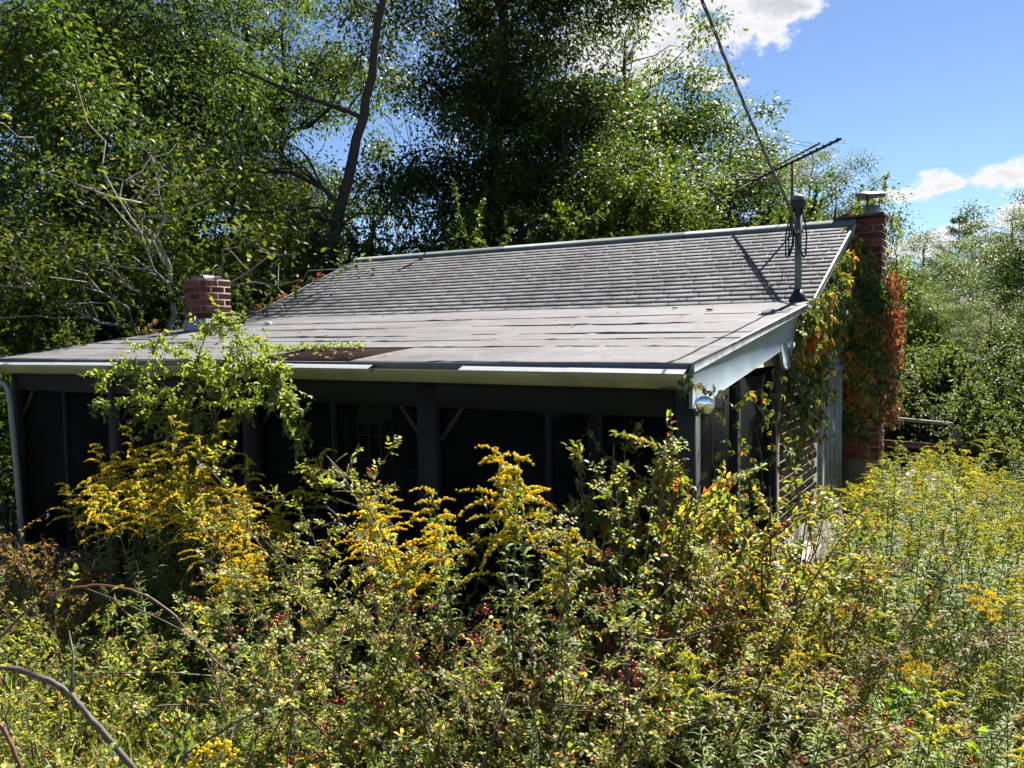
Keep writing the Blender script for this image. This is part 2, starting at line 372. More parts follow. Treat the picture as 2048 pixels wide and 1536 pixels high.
class MB:
    """collects geometry"""
    def __init__(self):
        self.V = []; self.T = []; self.Q = []; self.n = 0

    def add(self, V, T=None, Q=None):
        V = np.asarray(V, float).reshape(-1, 3)
        if T is not None and len(T): self.T.append(np.asarray(T, int).reshape(-1, 3)+self.n)
        if Q is not None and len(Q): self.Q.append(np.asarray(Q, int).reshape(-1, 4)+self.n)
        self.V.append(V); self.n += len(V); return self

    def box(self, x0, x1, y0, y1, z0, z1):
        V = [(x, y, z) for z in (z0, z1) for y in (y0, y1) for x in (x0, x1)]
        Q = [(0, 2, 3, 1), (4, 5, 7, 6), (0, 1, 5, 4), (2, 6, 7, 3), (0, 4, 6, 2), (1, 3, 7, 5)]
        return self.add(V, None, Q)

    def bar(self, a, b, w, h, up=(0, 0, 1)):
        a = Vector(a); b = Vector(b); dd = (b-a).normalized(); up = Vector(up)
        s = dd.cross(up)
        if s.length < 1e-4: s = dd.cross(Vector((1, 0, 0)))
        s.normalize(); t = s.cross(dd)
        V = []
        for p in (a, b):
            for i, j in ((-1, -1), (1, -1), (1, 1), (-1, 1)): V.append(tuple(p+s*(i*w/2)+t*(j*h/2)))
        Q = [(0, 1, 2, 3), (7, 6, 5, 4), (0, 4, 5, 1), (1, 5, 6, 2), (2, 6, 7, 3), (3, 7, 4, 0)]
        return self.add(V, None, Q)

    def tube(self, pts, rad, n=6, cap=True):
        pts = np.asarray(pts, float); m = len(pts)
        rad = np.broadcast_to(np.asarray(rad, float), (m,))
        tg = np.gradient(pts, axis=0); tg /= np.linalg.norm(tg, axis=1)[:, None]+1e-9
        ref = np.array([0.31, 0.17, 0.93]) if abs(tg[0, 2]) < .8 else np.array([.93, .31, .17])
        s = np.cross(tg, ref); s /= np.linalg.norm(s, axis=1)[:, None]+1e-9
        t = np.cross(tg, s)
        a = np.arange(n)*2*pi/n
        ring = pts[:, None, :]+rad[:, None, None]*(np.cos(a)[None, :, None]*s[:, None, :]+np.sin(a)[None, :, None]*t[:, None, :])
        V = ring.reshape(-1, 3); i = np.arange(m-1)[:, None]*n; j = np.arange(n)[None, :]; k = (j+1) % n
        Q = np.stack([i+j, i+k, i+n+k, i+n+j], -1).reshape(-1, 4)
        T = []
        if cap:
            V = np.vstack([V, pts[:1], pts[-1:]]); c0 = m*n; c1 = m*n+1
            for q in range(n): T.append((c0, (q+1) % n, q)); T.append((c1, (m-1)*n+q, (m-1)*n+(q+1) % n))
        return self.add(V, T, Q)

    def lathe(self, prof, n=16, center=(0, 0, 0)):
        prof = np.asarray(prof, float); m = len(prof); a = np.arange(n)*2*pi/n
        V = np.stack([prof[:, :1]*np.cos(a), prof[:, :1]*np.sin(a), np.repeat(prof[:, 1:2], n, 1)], -1).reshape(-1, 3)+np.asarray(center)
        i = np.arange(m-1)[:, None]*n; j = np.arange(n)[None, :]; k = (j+1) % n
        Q = np.stack([i+j, i+k, i+n+k, i+n+j], -1).reshape(-1, 4)
        return self.add(V, None, Q)

    def prism(self, poly, axis, a, b):
        """polygon in the two other axes extruded along axis from a to b"""
        m = len(poly); V = []
        for v in (a, b):
            for p in poly:
                q = list(p); q.insert(axis, v); V.append(q)
        Q = [(i, (i+1) % m, m+(i+1) % m, m+i) for i in range(m)]
        from mathutils.geometry import tessellate_polygon
        tt = tessellate_polygon([[Vector((p[0], p[1], 0)) for p in poly]])
        T = [tuple(t) for t in tt]+[tuple(m+i for i in reversed(t)) for t in tt]
        return self.add(V, T, Q)

    def spheres(self, C, R):
        """low-poly balls"""
        C = np.asarray(C, float).reshape(-1, 3); R = np.broadcast_to(np.asarray(R, float), (len(C),))
        V0 = []
        for z, rr_ in ((.8, .6), (0, 1), (-.8, .6)):
            for q in range(6): V0.append((rr_*cos(q*pi/3), rr_*sin(q*pi/3), z))
        V0 += [(0, 0, 1), (0, 0, -1)]; V0 = np.array(V0)
        Q = []; T = []
        for l in (0, 6):
            for q in range(6): Q.append((l+q, l+6+q, l+6+(q+1) % 6, l+(q+1) % 6))
        for q in range(6): T.append((18, q, (q+1) % 6)); T.append((19, 12+(q+1) % 6, 12+q))
        off = (np.arange(len(C))*20)[:, None, None]
        return self.add((C[:, None, :]+R[:, None, None]*V0[None]).reshape(-1, 3), (np.array(T)[None]+off).reshape(-1, 3), (np.array(Q)[None]+off).reshape(-1, 4))

    def octs(self, C, R):
        C = np.asarray(C, float).reshape(-1, 3); R = np.broadcast_to(np.asarray(R, float), (len(C),))
        V0 = np.array([(1, 0, 0), (0, 1, 0), (-1, 0, 0), (0, -1, 0), (0, 0, 1), (0, 0, -1)], float)
        T = np.array([(0, 1, 4), (1, 2, 4), (2, 3, 4), (3, 0, 4), (1, 0, 5), (2, 1, 5), (3, 2, 5), (0, 3, 5)])
        rot = rng.normal(size=(len(C), 3, 3)); rot, _ = np.linalg.qr(rot)
        V = C[:, None, :]+R[:, None, None]*np.einsum('kj,nij->nki', V0, rot)
        return self.add(V.reshape(-1, 3), (T[None]+(np.arange(len(C))*6)[:, None, None]).reshape(-1, 3))

    OVAL = (np.array([(0, 0, 0), (.3, -.5, .10), (.3, .5, .10), (.7, -.40, .06), (.7, .40, .06), (1, 0, -.12)]), [(0, 2, 1), (3, 4, 5)], [(1, 2, 4, 3)])
    FOLD = (np.array([(0, 0, 0), (.28, -.46, .14), (.28, .46, .14), (.68, -.38, .08), (.68, .38, .08), (1, 0, -.16), (.3, 0, 0), (.7, 0, -.04)]),
            [(0, 6, 1), (0, 2, 6), (3, 7, 5), (7, 4, 5)], [(1, 6, 7, 3), (6, 2, 4, 7)])
    DIAM = (np.array([(0, 0, 0), (.45, -.5, .08), (1, 0, -.08), (.45, .5, .08)]), [(0, 3, 1), (1, 3, 2)], [])
    STRAP = (np.array([(0, -.3, 0), (0, .3, 0), (.4, -.5, .10), (.4, .5, .10), (.75, -.35, .02), (.75, .35, .02), (1, 0, -.2)]), [(4, 5, 6)], [(0, 1, 3, 2), (2, 3, 5, 4)])

    def leaves(self, P, D, Nn, Ln, W, tpl=None):
        tpl = tpl or self.OVAL
        P = np.asarray(P, float).reshape(-1, 3); m = len(P)
        if m == 0: return self
        D = np.broadcast_to(np.asarray(D, float), (m, 3)); Nn = np.broadcast_to(np.asarray(Nn, float), (m, 3))
        D = D/(np.linalg.norm(D, axis=1)[:, None]+1e-9)
        S = np.cross(D, Nn); S /= np.linalg.norm(S, axis=1)[:, None]+1e-9
        N2 = np.cross(S, D)
        Ln = np.broadcast_to(np.asarray(Ln, float), (m,)); W = np.broadcast_to(np.asarray(W, float), (m,))
        tv, tt, tq = tpl; k = len(tv)
        V = P[:, None, :]+Ln[:, None, None]*tv[None, :, 0:1]*D[:, None, :]+W[:, None, None]*tv[None, :, 1:2]*S[:, None, :]+Ln[:, None, None]*tv[None, :, 2:3]*N2[:, None, :]
        off = (np.arange(m)*k)[:, None, None]
        T = (np.array(tt)[None]+off).reshape(-1, 3) if len(tt) else None
        Q = (np.array(tq)[None]+off).reshape(-1, 4) if len(tq) else None
        return self.add(V.reshape(-1, 3), T, Q)

    def mesh(self, name):
        V = np.concatenate(self.V); f = []
        if self.T: f.append(np.concatenate(self.T))
        if self.Q: f.append(np.concatenate(self.Q))
        return mesh_np(name, V, f)


def smooth(me):
    me.polygons.foreach_set('use_smooth', np.ones(len(me.polygons), bool)); return me


def ob(name, me, mat=None, parent=None, loc=None, sm=False):
    if isinstance(me, MB): me = me.mesh(name)
    if sm: smooth(me)
    if mat is not None and len(me.materials) == 0: me.materials.append(MAT[mat] if isinstance(mat, str) else mat)
    o = bpy.data.objects.new(name, me); COL.objects.link(o)
    if parent is not None:
        o.parent = parent
        if name in STUFF: o['kind'] = 'stuff'
        if parent.type == 'EMPTY' and loc is None and parent.get('world_built'):
            o.location = -parent.location
    if loc is not None: o.location = loc
    return o


def tag(o, label, cat, group=None, kind=None):
    o['label'] = label
    if cat: o['category'] = cat
    if group: o['group'] = group
    if kind: o['kind'] = kind
    return o


def thing(name, label, cat, loc=(0, 0, 0), group=None, world=True):
    """Empty at the thing's base; with world=True its parts are built in world coordinates"""
    o = bpy.data.objects.new(name, None); COL.objects.link(o)
    o.empty_display_size = .2; o.location = loc
    tag(o, label, cat, group)
    if world: o['world_built'] = True
    return o


KIDS = {}


def copy_thing(src, name, loc, rot=(0, 0, 0), scale=1.0, label=None, cat=None, group=None):
    o = src.copy(); COL.objects.link(o); o.name = name
    o.location = loc; o.rotation_euler = rot
    o.scale = (scale,)*3 if isinstance(scale, (int, float)) else scale
    if label: o['label'] = label
    if cat: o['category'] = cat
    if group: o['group'] = group
    elif 'group' in o: del o['group']
    for ch in KIDS[src.name]:
        c = ch.copy(); COL.objects.link(c); c.parent = o
        c.name = ch.name.split('.')[0]
    return o


STUFF = {'leaves', 'flower_head', 'rose_hips', 'berries', 'crown', 'branches', 'stems', 'canes', 'twigs', 'thorns'}


class Proto:
    """meshes of one kind of plant; each placing makes a thing with its own parts"""
    def __init__(self, parts): self.parts = parts      # [(name, mesh)]

    def place(self, name, loc, label, cat, rot=(0, 0, 0), scale=1.0, group=None, skip=()):
        o = bpy.data.objects.new(name, None); COL.objects.link(o)
        o.location = loc; o.rotation_euler = rot
        o.scale = (scale,)*3 if isinstance(scale, (int, float)) else scale
        tag(o, label, cat, group)
        for nm, me in self.parts:
            if nm in skip: continue
            c = bpy.data.objects.new(nm, me); COL.objects.link(c); c.parent = o
            if nm in STUFF: c['kind'] = 'stuff'
        return o


def pm(mb, mat, name, sm=False):
    me = mb.mesh(name); me.materials.append(MAT[mat])
    if sm: smooth(me)
    return me


def unit(v):
    v = np.asarray(v, float); return v/(np.linalg.norm(v, axis=-1, keepdims=True)+1e-9)


# ------------------------------------------------------------------ ground
def sst(a, b, x):
    t = np.clip((x-a)/(b-a), 0, 1); return t*t*(3-2*t)


def gz(x, y):
    x = np.asarray(x, float); y = np.asarray(y, float)
    z = .72*(1-sst(0.4, 4.0, y))
    z = z+.085*np.clip(y-15, 0, 60)*sst(-14, -3, x+.0*y)+.03*np.clip(y-15, 0, 60)
    z = z+.03*np.sin(x*1.7+.6)*np.cos(y*1.3)
    return z


def gzf(x, y): return float(gz(x, y))


def ground():
    a = np.concatenate([np.linspace(-600, -30, 14), np.linspace(-28, 20, 97), np.linspace(25, 600, 14)])
    b = np.concatenate([np.linspace(-600, -12, 10), np.linspace(-10, 44, 109), np.linspace(50, 600, 14)])
    X, Y = np.meshgrid(a, b)
    Z = gz(X, np.clip(Y, -20, 60))
    n, m = X.shape
    V = np.stack([X, Y, Z], -1).reshape(-1, 3)
    i = np.arange(n-1)[:, None]*m; j = np.arange(m-1)[None]
    Q = np.stack([i+j, i+j+1, i+m+j+1, i+m+j], -1).reshape(-1, 4)
    o = ob('ground', smooth(mesh_np('ground', V, [Q])), 'ground'); o['kind'] = 'structure'
    o['label'] = 'grassy sloping ground around the house'
ground()

# ------------------------------------------------------------------ house
YE, ZE, YB, ZB, YR, ZR = 4.35, 2.14, 7.45, 2.575, 9.635, 3.497
XR, XL = -1.476, -8.60
WX, WXL = -1.58, -8.48          # gable wall planes
WY = 6.70                       # wall behind the porch
SL = (ZB-ZE)/(YB-YE); SU = (ZR-ZB)/(YR-YB)


def roofz(y): return ZE+SL*(y-YE) if y < YB else ZB+SU*(y-YB)


UNIT = MB().box(-.5, .5, -.5, .5, -.5, .5).mesh('brick')


def brick_mesh(mat):
    me = bpy.data.meshes.new('brick')
    import bmesh
    bm = bmesh.new(); bmesh.ops.create_cube(bm, size=1.0)
    bmesh.ops.bevel(bm, geom=bm.edges[:], offset=.045, segments=1, affect='EDGES')
    bm.to_mesh(me); bm.free(); me.materials.append(MAT[mat]); return me


BR1 = brick_mesh('brick'); BR2 = brick_mesh('brick2')


def brick(parent, c, size, me, jit=.002):
    o = bpy.data.objects.new('brick', me); COL.objects.link(o); o.parent = parent
    o.location = [c[i]+random.uniform(-jit, jit) for i in range(3)]
    o.scale = size
    o.rotation_euler = (random.uniform(-.008, .008), random.uniform(-.008, .008), random.uniform(-.012, .012))
    return o


def brick_stack(parent, x0, x1, y0, y1, z0, z1, me, faces='FBLR', ch=.075, bh=.062):
    """running bond courses round a rectangular stack"""
    T = .09
    k = 0; z = z0
    while z+bh <= z1+.001:
        zc = z+bh/2
        full = (k % 2 == 0)
        for f in 'FBLR':
            if f not in faces: continue
            if f in 'FB':
                a, b_ = (x0, x1) if full else (x0+T+.01, x1-T-.01)
                yc = y0+T/2 if f == 'F' else y1-T/2
            else:
                a, b_ = (y0, y1) if not full else (y0+T+.01, y1-T-.01)
                xc = x0+T/2 if f == 'L' else x1-T/2
            n = max(1, round((b_-a)/.19)); wv = (b_-a)/n
            for i in range(n):
                m = a+wv*(i+.5)
                if f in 'FB': brick(parent, (m, yc, zc), (wv-.011, T, bh), me)
                else: brick(parent, (xc, m, zc), (T, wv-.011, bh), me)
        z += ch; k += 1


def wavy_strip(x0a, x0b, x1a, x1b, y0, y1, lift, seed, nx=150, ny=12):
    """roofing sheet between y0 (lower butt edge) and y1; left edge x0a(bottom)->x0b(top), right edge x1a->x1b"""
    r_ = np.random.default_rng(seed)
    ss = np.linspace(0, 1, nx); tt = np.linspace(0, 1, ny)
    S, T = np.meshgrid(ss, tt)
    X = (x0a+(x0b-x0a)*T)*(1-S)+(x1a+(x1b-x1a)*T)*S
    edge = sum(.010*r_.uniform(.3, 1)*np.sin(X*f+r_.uniform(0, 6)) for f in (1.3, 3.1, 6.7))
    Y = y0+(y1-y0)*T+edge*(1-T)**2
    Zb = np.vectorize(roofz)(Y)
    W = .3*lift*(1-T)**1.5+.0035
    for _ in range(7):                          # diagonal wrinkles of the sheet
        xc = r_.uniform(XL, XR); sl = r_.uniform(.5, 1.6)*r_.choice([-1, 1, 1]); wd = r_.uniform(.02, .05); am = r_.uniform(.003, .009)
        W = W+am*np.exp(-((X-xc-sl*(Y-y0))/wd)**2)
    W = W+.004*np.sin(X*2.1+r_.uniform(0, 6))*np.sin(Y*7)+.003
    for _ in range(5):                          # lifted lips along the seam
        xc = r_.uniform(XL, XR); W = W+r_.uniform(.001, .006)*np.exp(-((X-xc)/r_.uniform(.05, .16))**2)*(1-T)**3
    n, m = X.shape
    top = np.stack([X, Y, Zb+W], -1).reshape(-1, 3)
    i = np.arange(n-1)[:, None]*m; j = np.arange(m-1)[None]
    Q = np.stack([i+j, i+j+1, i+m+j+1, i+m+j], -1).reshape(-1, 4)
    low = top[:m].copy(); low[:, 2] = np.vectorize(roofz)(low[:, 1])-.002       # butt edge
    V = np.vstack([top, low]); jj = np.arange(m-1)
    Q2 = np.stack([n*m+jj, n*m+jj+1, jj+1, jj], -1)
    return mesh_np('roofing_sheet', V, [Q, Q2])


def house():
    H = thing('house', 'low brick cabin with grey shingle roof and dark screened porch', 'house', (-5, 7, 0))
    Hp = lambda n, me, mat, **k: ob(n, me, mat, H, **k)

    # ---- roof decks
    rd = MB()
    prof = [(YE, ZE-.004), (YB, ZB-.004), (YR, ZR-.004), (YR, ZR-.07), (YB, ZB-.07), (YE, ZE-.06)]
    rd.prism(prof, 0, XL+.01, XR-.012)
    deck = Hp('roof_deck', rd, 'deck_rot')
    back = MB(); back.prism([(YR, ZR), (YR+2.4, ZR-1.02), (YR+2.4, ZR-1.09), (YR, ZR-.07)], 0, XL+.01, XR-.012)
    Hp('rear_roof', back, 'shingle')

    # ---- upper shingles: tabs are parts, the smallest ones joined
    roof = Hp('shingle_roof', MB().prism([(YB, ZB+.001), (YR, ZR+.001), (YR, ZR-.003), (YB, ZB-.003)], 0, XL+.012, XR-.014), 'shingle')
    slope = math.atan2(ZR-ZB, YR-YB); Ls = math.hypot(YR-YB, ZR-ZB)
    nC = 20; ex = Ls/nC
    tabs = []
    for c in range(nC):
        off = (c % 2)*.1525+random.uniform(-.02, .02)+.07*(c % 3 == 2)
        x = XL-off
        while x < XR:
            a = max(x, XL+.004); b_ = min(x+.305, XR-.006)
            if b_-a > .03: tabs.append((c, a, b_))
            x += .305
    def tabV(a, b_, c, jx=0):
        s0 = c*ex-.004+jx; s1 = (c+1)*ex+.012
        y0 = YB+s0*cos(slope); z0 = ZB+s0*sin(slope); y1 = YB+s1*cos(slope); z1 = ZB+s1*sin(slope)
        if y1 > YR-.002: y1 = YR-.002; z1 = roofz(y1)
        ny, nz = -sin(slope), cos(slope)
        hi = random.uniform(.0020, .0032); lo = .0010
        g = .0045
        V = [(a+g, y0+ny*hi, z0+nz*hi), (b_-g, y0+ny*hi, z0+nz*hi), (b_-g, y1+ny*lo, z1+nz*lo), (a+g, y1+ny*lo, z1+nz*lo),
             (a+g, y0, z0), (b_-g, y0, z0), (b_-g, y1, z1), (a+g, y1, z1)]
        return V
    TQ = [(0, 1, 2, 3), (4, 5, 1, 0), (5, 6, 2, 1), (7, 4, 0, 3), (6, 7, 3, 2)]
    tabs.sort(key=lambda t: (YB+t[0]*ex)**2+((t[1]+t[2])/2)**2)
    rest = MB()
    for i, (c, a, b_) in enumerate(tabs):
        V = tabV(a, b_, c, random.uniform(-.004, .004))
        if i < 300:
            ob('shingle', MB().add(V, None, TQ), 'shingle', roof)
        else: rest.add(V, None, TQ)
    o = ob('far_shingles', rest, 'shingle', roof); o['kind'] = 'stuff'

    # ---- lower roll roofing
    lower = Hp('porch_roof', MB().prism([(YE+.01, ZE+.0005), (YB, ZB+.0005), (YB, ZB-.0035), (YE+.01, roofz(YE+.01)-.0035)], 0, XL+.013, XR-.015), 'deck_rot')
    ys = [YE-.012, 4.985, 5.32, 5.61, 6.16, 6.70, 7.50]
    ob('roofing_sheet', wavy_strip(-3.985, -3.86, XR-.004, XR-.004, ys[0], ys[1]+.05, .010, 1), 'roll', lower)
    ob('roofing_sheet', wavy_strip(XL+.004, XL+.004, -5.05, -4.92, ys[0], ys[1]+.05, .010, 21), 'roll', lower)
    for i in range(1, 6):
        ob('roofing_sheet', wavy_strip(XL+.004, XL+.004, XR-.004, XR-.004, ys[i], ys[i+1]+(.05 if i < 5 else -.04), .010 if i != 1 else .006, 2+i), 'roll', lower)

    # ---- ridge cap: three lengths of bent metal
    xs = [XL-.02, -5.9, -3.35, XR+.01]
    for k in range(3):
        z0 = ZR+.034; w = .075
        poly = [(YR-w, z0-.012-w*SU), (YR-w, z0-w*SU-.034), (YR-w+.006, z0-w*SU-.034), (YR, z0+.0), (YR+w, z0-w*SU-.034), (YR+w, z0-.01-w*SU), (YR, z0+.014)]
        poly = [(y, z+.002*k) for y, z in poly]
        Hp('ridge_cap', MB().prism(poly, 0, xs[k]-(.03 if k else 0), xs[k+1]), 'ridge')

    # ---- rakes
    mb = MB(); t = XR
    zt = lambda y: roofz(y)
    mb.prism([(YE-.02, zt(YE)-.012), (6.98, zt(6.98)-.012), (6.98, zt(6.98)-.235), (4.42, 1.905), (YE-.02, 1.905)], 0, t-.02, t)
    rk = Hp('rake_board', mb, 'white')
    mb = MB(); mb.prism([(YE-.03, zt(YE)+.012), (7.2, zt(7.2)+.014), (7.2, zt(7.2)-.036), (YE-.03, zt(YE)-.036)], 0, t-.006, t+.012)
    ob('drip_edge', mb, 'flashing', rk)
    mb = MB(); mb.prism([(6.30, zt(6.3)-.19), (6.47, zt(6.47)-.17), (6.62, 2.05), (6.50, 2.03), (6.40, 2.07)], 0, t-.016, t+.006)
    mb.prism([(6.42, zt(6.42)-.03), (7.26, zt(7.26)-.02), (6.66, 2.12)], 0, t-.03, t-.002)
    Hp('eave_bracket', mb, 'white')
    up = [(YB-.25, roofz(YB-.25)), (YB, ZB), (YR, ZR)]
    mb = MB(); mb.prism([(y, z-.012) for y, z in up]+[(y, z-.095) for y, z in reversed(up)], 0, t-.02, t-.001)
    rk2 = Hp('upper_rake_board', mb, 'wood_grey')
    mb = MB(); mb.prism([(y, z+.020) for y, z in up]+[(y, z-.03) for y, z in reversed(up)], 0, t-.005, t+.014)
    ob('drip_edge', mb, 'flashing', rk2)
    mb = MB(); mb.prism([(y, z+.012) for y, z in [(YE, ZE)]+up[1:]]+[(y, z-.12) for y, z in reversed([(YE, ZE)]+up[1:])], 0, XL-.012, XL+.008)
    Hp('left_rake_board', mb, 'flashing')

    # ---- eave flashing, gutter, guards, downspout
    mb = MB(); mb.prism([(YE-.03, ZE+.004), (YE+.004, ZE+.006), (YE+.004, ZE-.075), (YE-.012, ZE-.075), (YE-.016, ZE-.012)], 0, XL, XR-.02)
    Hp('eave_flashing', mb, 'ridge')
    GY = YE-.016
    def gut(x0, x1, zl):
        p = [(GY, zl), (GY, zl-.082), (GY-.055, zl-.082), (GY-.060, zl-.060), (GY-.072, zl-.046), (GY-.086, zl-.012), (GY-.086, zl+.0), (GY-.074, zl+.0)]
        q = [(GY-.077, zl-.004), (GY-.082, zl-.012), (GY-.069, zl-.044), (GY-.057, zl-.057), (GY-.052, zl-.078), (GY-.004, zl-.078), (GY-.004, zl)]
        mb_ = MB(); poly = p+q; m = len(poly)
        V = [(x, y, z+.010*sin((x+8.6)*.44)) for x in np.linspace(x0, x1, 20) for y, z in poly]
        Q = []
        for i in range(19):
            for j in range(m): Q.append((i*m+j, i*m+(j+1) % m, (i+1)*m+(j+1) % m, (i+1)*m+j))
        return mb_.add(V, None, Q)
    ZL = 2.092
    g = Hp('gutter', gut(XL-.03, -3.66, ZL), 'cream')
    ob('gutter_section', gut(-3.69, XR-.02, ZL+.001), 'cream', g)
    ob('end_cap', MB().prism([(GY, ZL+.005), (GY, ZL-.085), (GY-.056, ZL-.085), (GY-.074, ZL-.05), (GY-.088, ZL-.01), (GY-.088, ZL+.005)], 0, XR-.024, XR-.019), 'trim', g)
    for (a, b_) in ((-1.50, -2.23), (-2.235, -2.97), (-3.71, -4.45), (-4.455, -5.1), (-6.55, -7.5), (-7.505, -8.62)):
        mb = MB(); xs_ = np.linspace(b_, a, 10); V = []; tiltz = random.uniform(-.003, .003)
        for x in xs_:
            dz = .010*sin((x+8.6)*.44)
            for (yy, zz) in ((GY-.002, ZL+.028), (GY-.02, ZL+.030), (GY-.05, ZL+.019), (GY-.084, ZL+.003)): V.append((x, yy, zz+dz+tiltz))
        Q = [(i*4+j, i*4+j+1, i*4+5+j, i*4+4+j) for i in range(9) for j in range(3)]
        gd = ob('gutter_guard', MB().add(V, None, Q), 'guard', g)
    for x in (-3.05, -3.36, -3.62):
        ob('gutter_strap', MB().bar((x, GY-.003, ZL-.02), (x, GY-.08, ZL-.006), .018, .004), 'galv', g)
    mb = MB(); mb.tube([(-8.62, YE-.06, 2.02), (-8.6, YE-.06, 1.965), (-8.56, YE-.045, 1.935), (-8.47, YE-.03, 1.915), (-8.41, YE-.02, 1.89), (-8.385, YE-.01, 1.83), (-8.375, YE, 1.7), (-8.31, YE, .95), (-8.25, YE, .2)], .030, 8)
    Hp('downspout', mb, 'trim', sm=True)

    # ---- porch frame
    PY = 4.47
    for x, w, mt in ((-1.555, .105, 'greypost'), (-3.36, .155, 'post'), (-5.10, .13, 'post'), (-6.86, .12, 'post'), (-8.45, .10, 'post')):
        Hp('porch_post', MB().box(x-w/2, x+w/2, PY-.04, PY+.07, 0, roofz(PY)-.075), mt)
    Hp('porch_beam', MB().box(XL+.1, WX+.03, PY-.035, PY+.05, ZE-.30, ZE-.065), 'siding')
    for x in (-3.36, -5.10, -6.86):
        for s in (-1, 1):
            Hp('brace', MB().bar((x+s*.07, PY+.045, 1.60), (x+s*.33, PY+.045, 1.93), .03, .07, (0, 1, 0)), 'brace')
    Hp('brace', MB().bar((-8.38, PY+.03, 1.60), (-8.13, PY+.03, 1.93), .03, .065, (0, 1, 0)), 'brace')
    bays = [(-1.61, -3.28), (-3.44, -5.03), (-5.17, -6.79), (-6.93, -8.39)]
    for a, b_ in bays:
        mid = (a+b_)/2
        sc = Hp('screen', MB().box(b_, a, PY+.012, PY+.014, .3, 1.85), 'screen')
        ob('screen_frame', MB().box(mid-.02, mid+.02, PY-.01, PY+.03, .3, 1.84), 'siding', sc)
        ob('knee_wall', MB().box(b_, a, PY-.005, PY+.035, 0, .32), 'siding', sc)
    # side of the porch (right end)
    for y in (5.55, 6.60):
        Hp('porch_post', MB().box(WX-.09, WX+.01, y-.045, y+.045, 0, roofz(y)-.09), 'siding')
    sc = Hp('screen', MB().box(WX-.045, WX-.043, PY+.06, 6.55, .6, 2.0), 'screen')
    ob('screen_rail', MB().box(WX-.06, WX-.02, PY+.06, 6.55, 1.30, 1.345), 'greypost', sc)
    Hp('tan_panel', MB().prism([(5.72, 2.065), (6.55, 2.065), (6.55, roofz(6.55)-.08), (5.72, roofz(5.72)-.08)], 0, WX-.02, WX+.02), 'panel')
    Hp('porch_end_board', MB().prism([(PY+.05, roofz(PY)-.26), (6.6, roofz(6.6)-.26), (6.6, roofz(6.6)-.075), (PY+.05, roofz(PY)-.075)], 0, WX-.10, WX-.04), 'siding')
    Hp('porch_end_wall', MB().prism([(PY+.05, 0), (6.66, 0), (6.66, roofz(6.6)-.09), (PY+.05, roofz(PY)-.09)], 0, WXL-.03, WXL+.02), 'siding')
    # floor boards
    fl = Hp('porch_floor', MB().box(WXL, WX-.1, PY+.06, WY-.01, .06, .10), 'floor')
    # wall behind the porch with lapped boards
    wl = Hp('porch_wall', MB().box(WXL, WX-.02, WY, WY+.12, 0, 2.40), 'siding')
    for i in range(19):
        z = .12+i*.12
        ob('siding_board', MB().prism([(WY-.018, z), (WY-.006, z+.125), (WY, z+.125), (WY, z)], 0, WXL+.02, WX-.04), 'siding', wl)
    # door with nine panes
    dx0, dx1 = -6.05, -5.40
    dr = Hp('door', MB().box(dx0, dx1, WY-.035, WY-.019, .12, 1.98), 'door')
    gx0, gx1, gz0, gz1 = -5.955, -5.495, 1.03, 1.795
    cw = (gx1-gx0)/3; chh = (gz1-gz0)/3
    for i in range(3):
        for j in range(3):
            ob('pane', MB().box(gx0+i*cw+.008, gx0+(i+1)*cw-.008, WY-.044, WY-.038, gz0+j*chh+.008, gz0+(j+1)*chh-.008), 'curtain' if (j == 2 or (j == 1 and False)) else 'glass', dr)
    for i in range(4): ob('muntin', MB().box(gx0+i*cw-.009, gx0+i*cw+.009, WY-.052, WY-.0365, gz0, gz1), 'trim', dr)
    for j in range(4): ob('muntin', MB().box(gx0, gx1, WY-.050, WY-.037, gz0+j*chh-.008, gz0+j*chh+.008), 'trim', dr)
    cu = MB(); X = np.linspace(gx0, gx1, 24)
    V = [(x, WY-.056-.006*sin(x*60), z+(.03*sin(x*11) if z < 1.6 else 0)) for x in X for z in (gz1, 1.43)]
    cu.add(V, None, [(2*i, 2*i+1, 2*i+3, 2*i+2) for i in range(23)])
    ob('curtain', cu, 'curtain', dr)
    ob('door_knob', MB().spheres([(dx1-.07, WY-.06, 1.0)], .03), 'alu', dr, sm=True)
    Hp('door_casing', MB().box(dx0-.11, dx0-.01, WY-.046, WY-.019, .1, 2.05).box(dx1+.01, dx1+.09, WY-.046, WY-.019, .1, 2.05).box(dx0-.11, dx1+.09, WY-.048, WY-.019, 2.0, 2.09), 'door')
    # porch window
    w = Hp('porch_window', MB().box(-3.10, -2.25, WY-.032, WY-.02, .95, 1.80), 'glass')
    for a, b_ in ((-3.24, -3.11), (-2.24, -2.13)): ob('window_casing', MB().box(a, b_, WY-.05, WY-.019, .86, 1.88), 'trim', w)
    ob('window_casing', MB().box(-3.24, -2.13, WY-.053, WY-.019, 1.80, 1.90), 'trim', w)
    ob('window_sill', MB().box(-3.27, -2.10, WY-.07, WY-.019, .85, .95), 'trim', w)
    ob('sash_bar', MB().box(-3.11, -2.24, WY-.045, WY-.031, 1.36, 1.40), 'trim', w)

    # ---- brick gable wall with window
    gw = MB(); gw.prism([(6.72, 0), (12.0, 0), (12.0, 2.40), (YR, ZR-.08), (YB, ZB-.08), (6.72, roofz(6.72)-.08)], 0, WX-.16, WX-.006)
    GW = Hp('gable_wall', gw, 'mortar')
    wy0, wy1, wz0, wz1 = 8.30, 9.42, .55, 1.93
    k = 0; z = .60
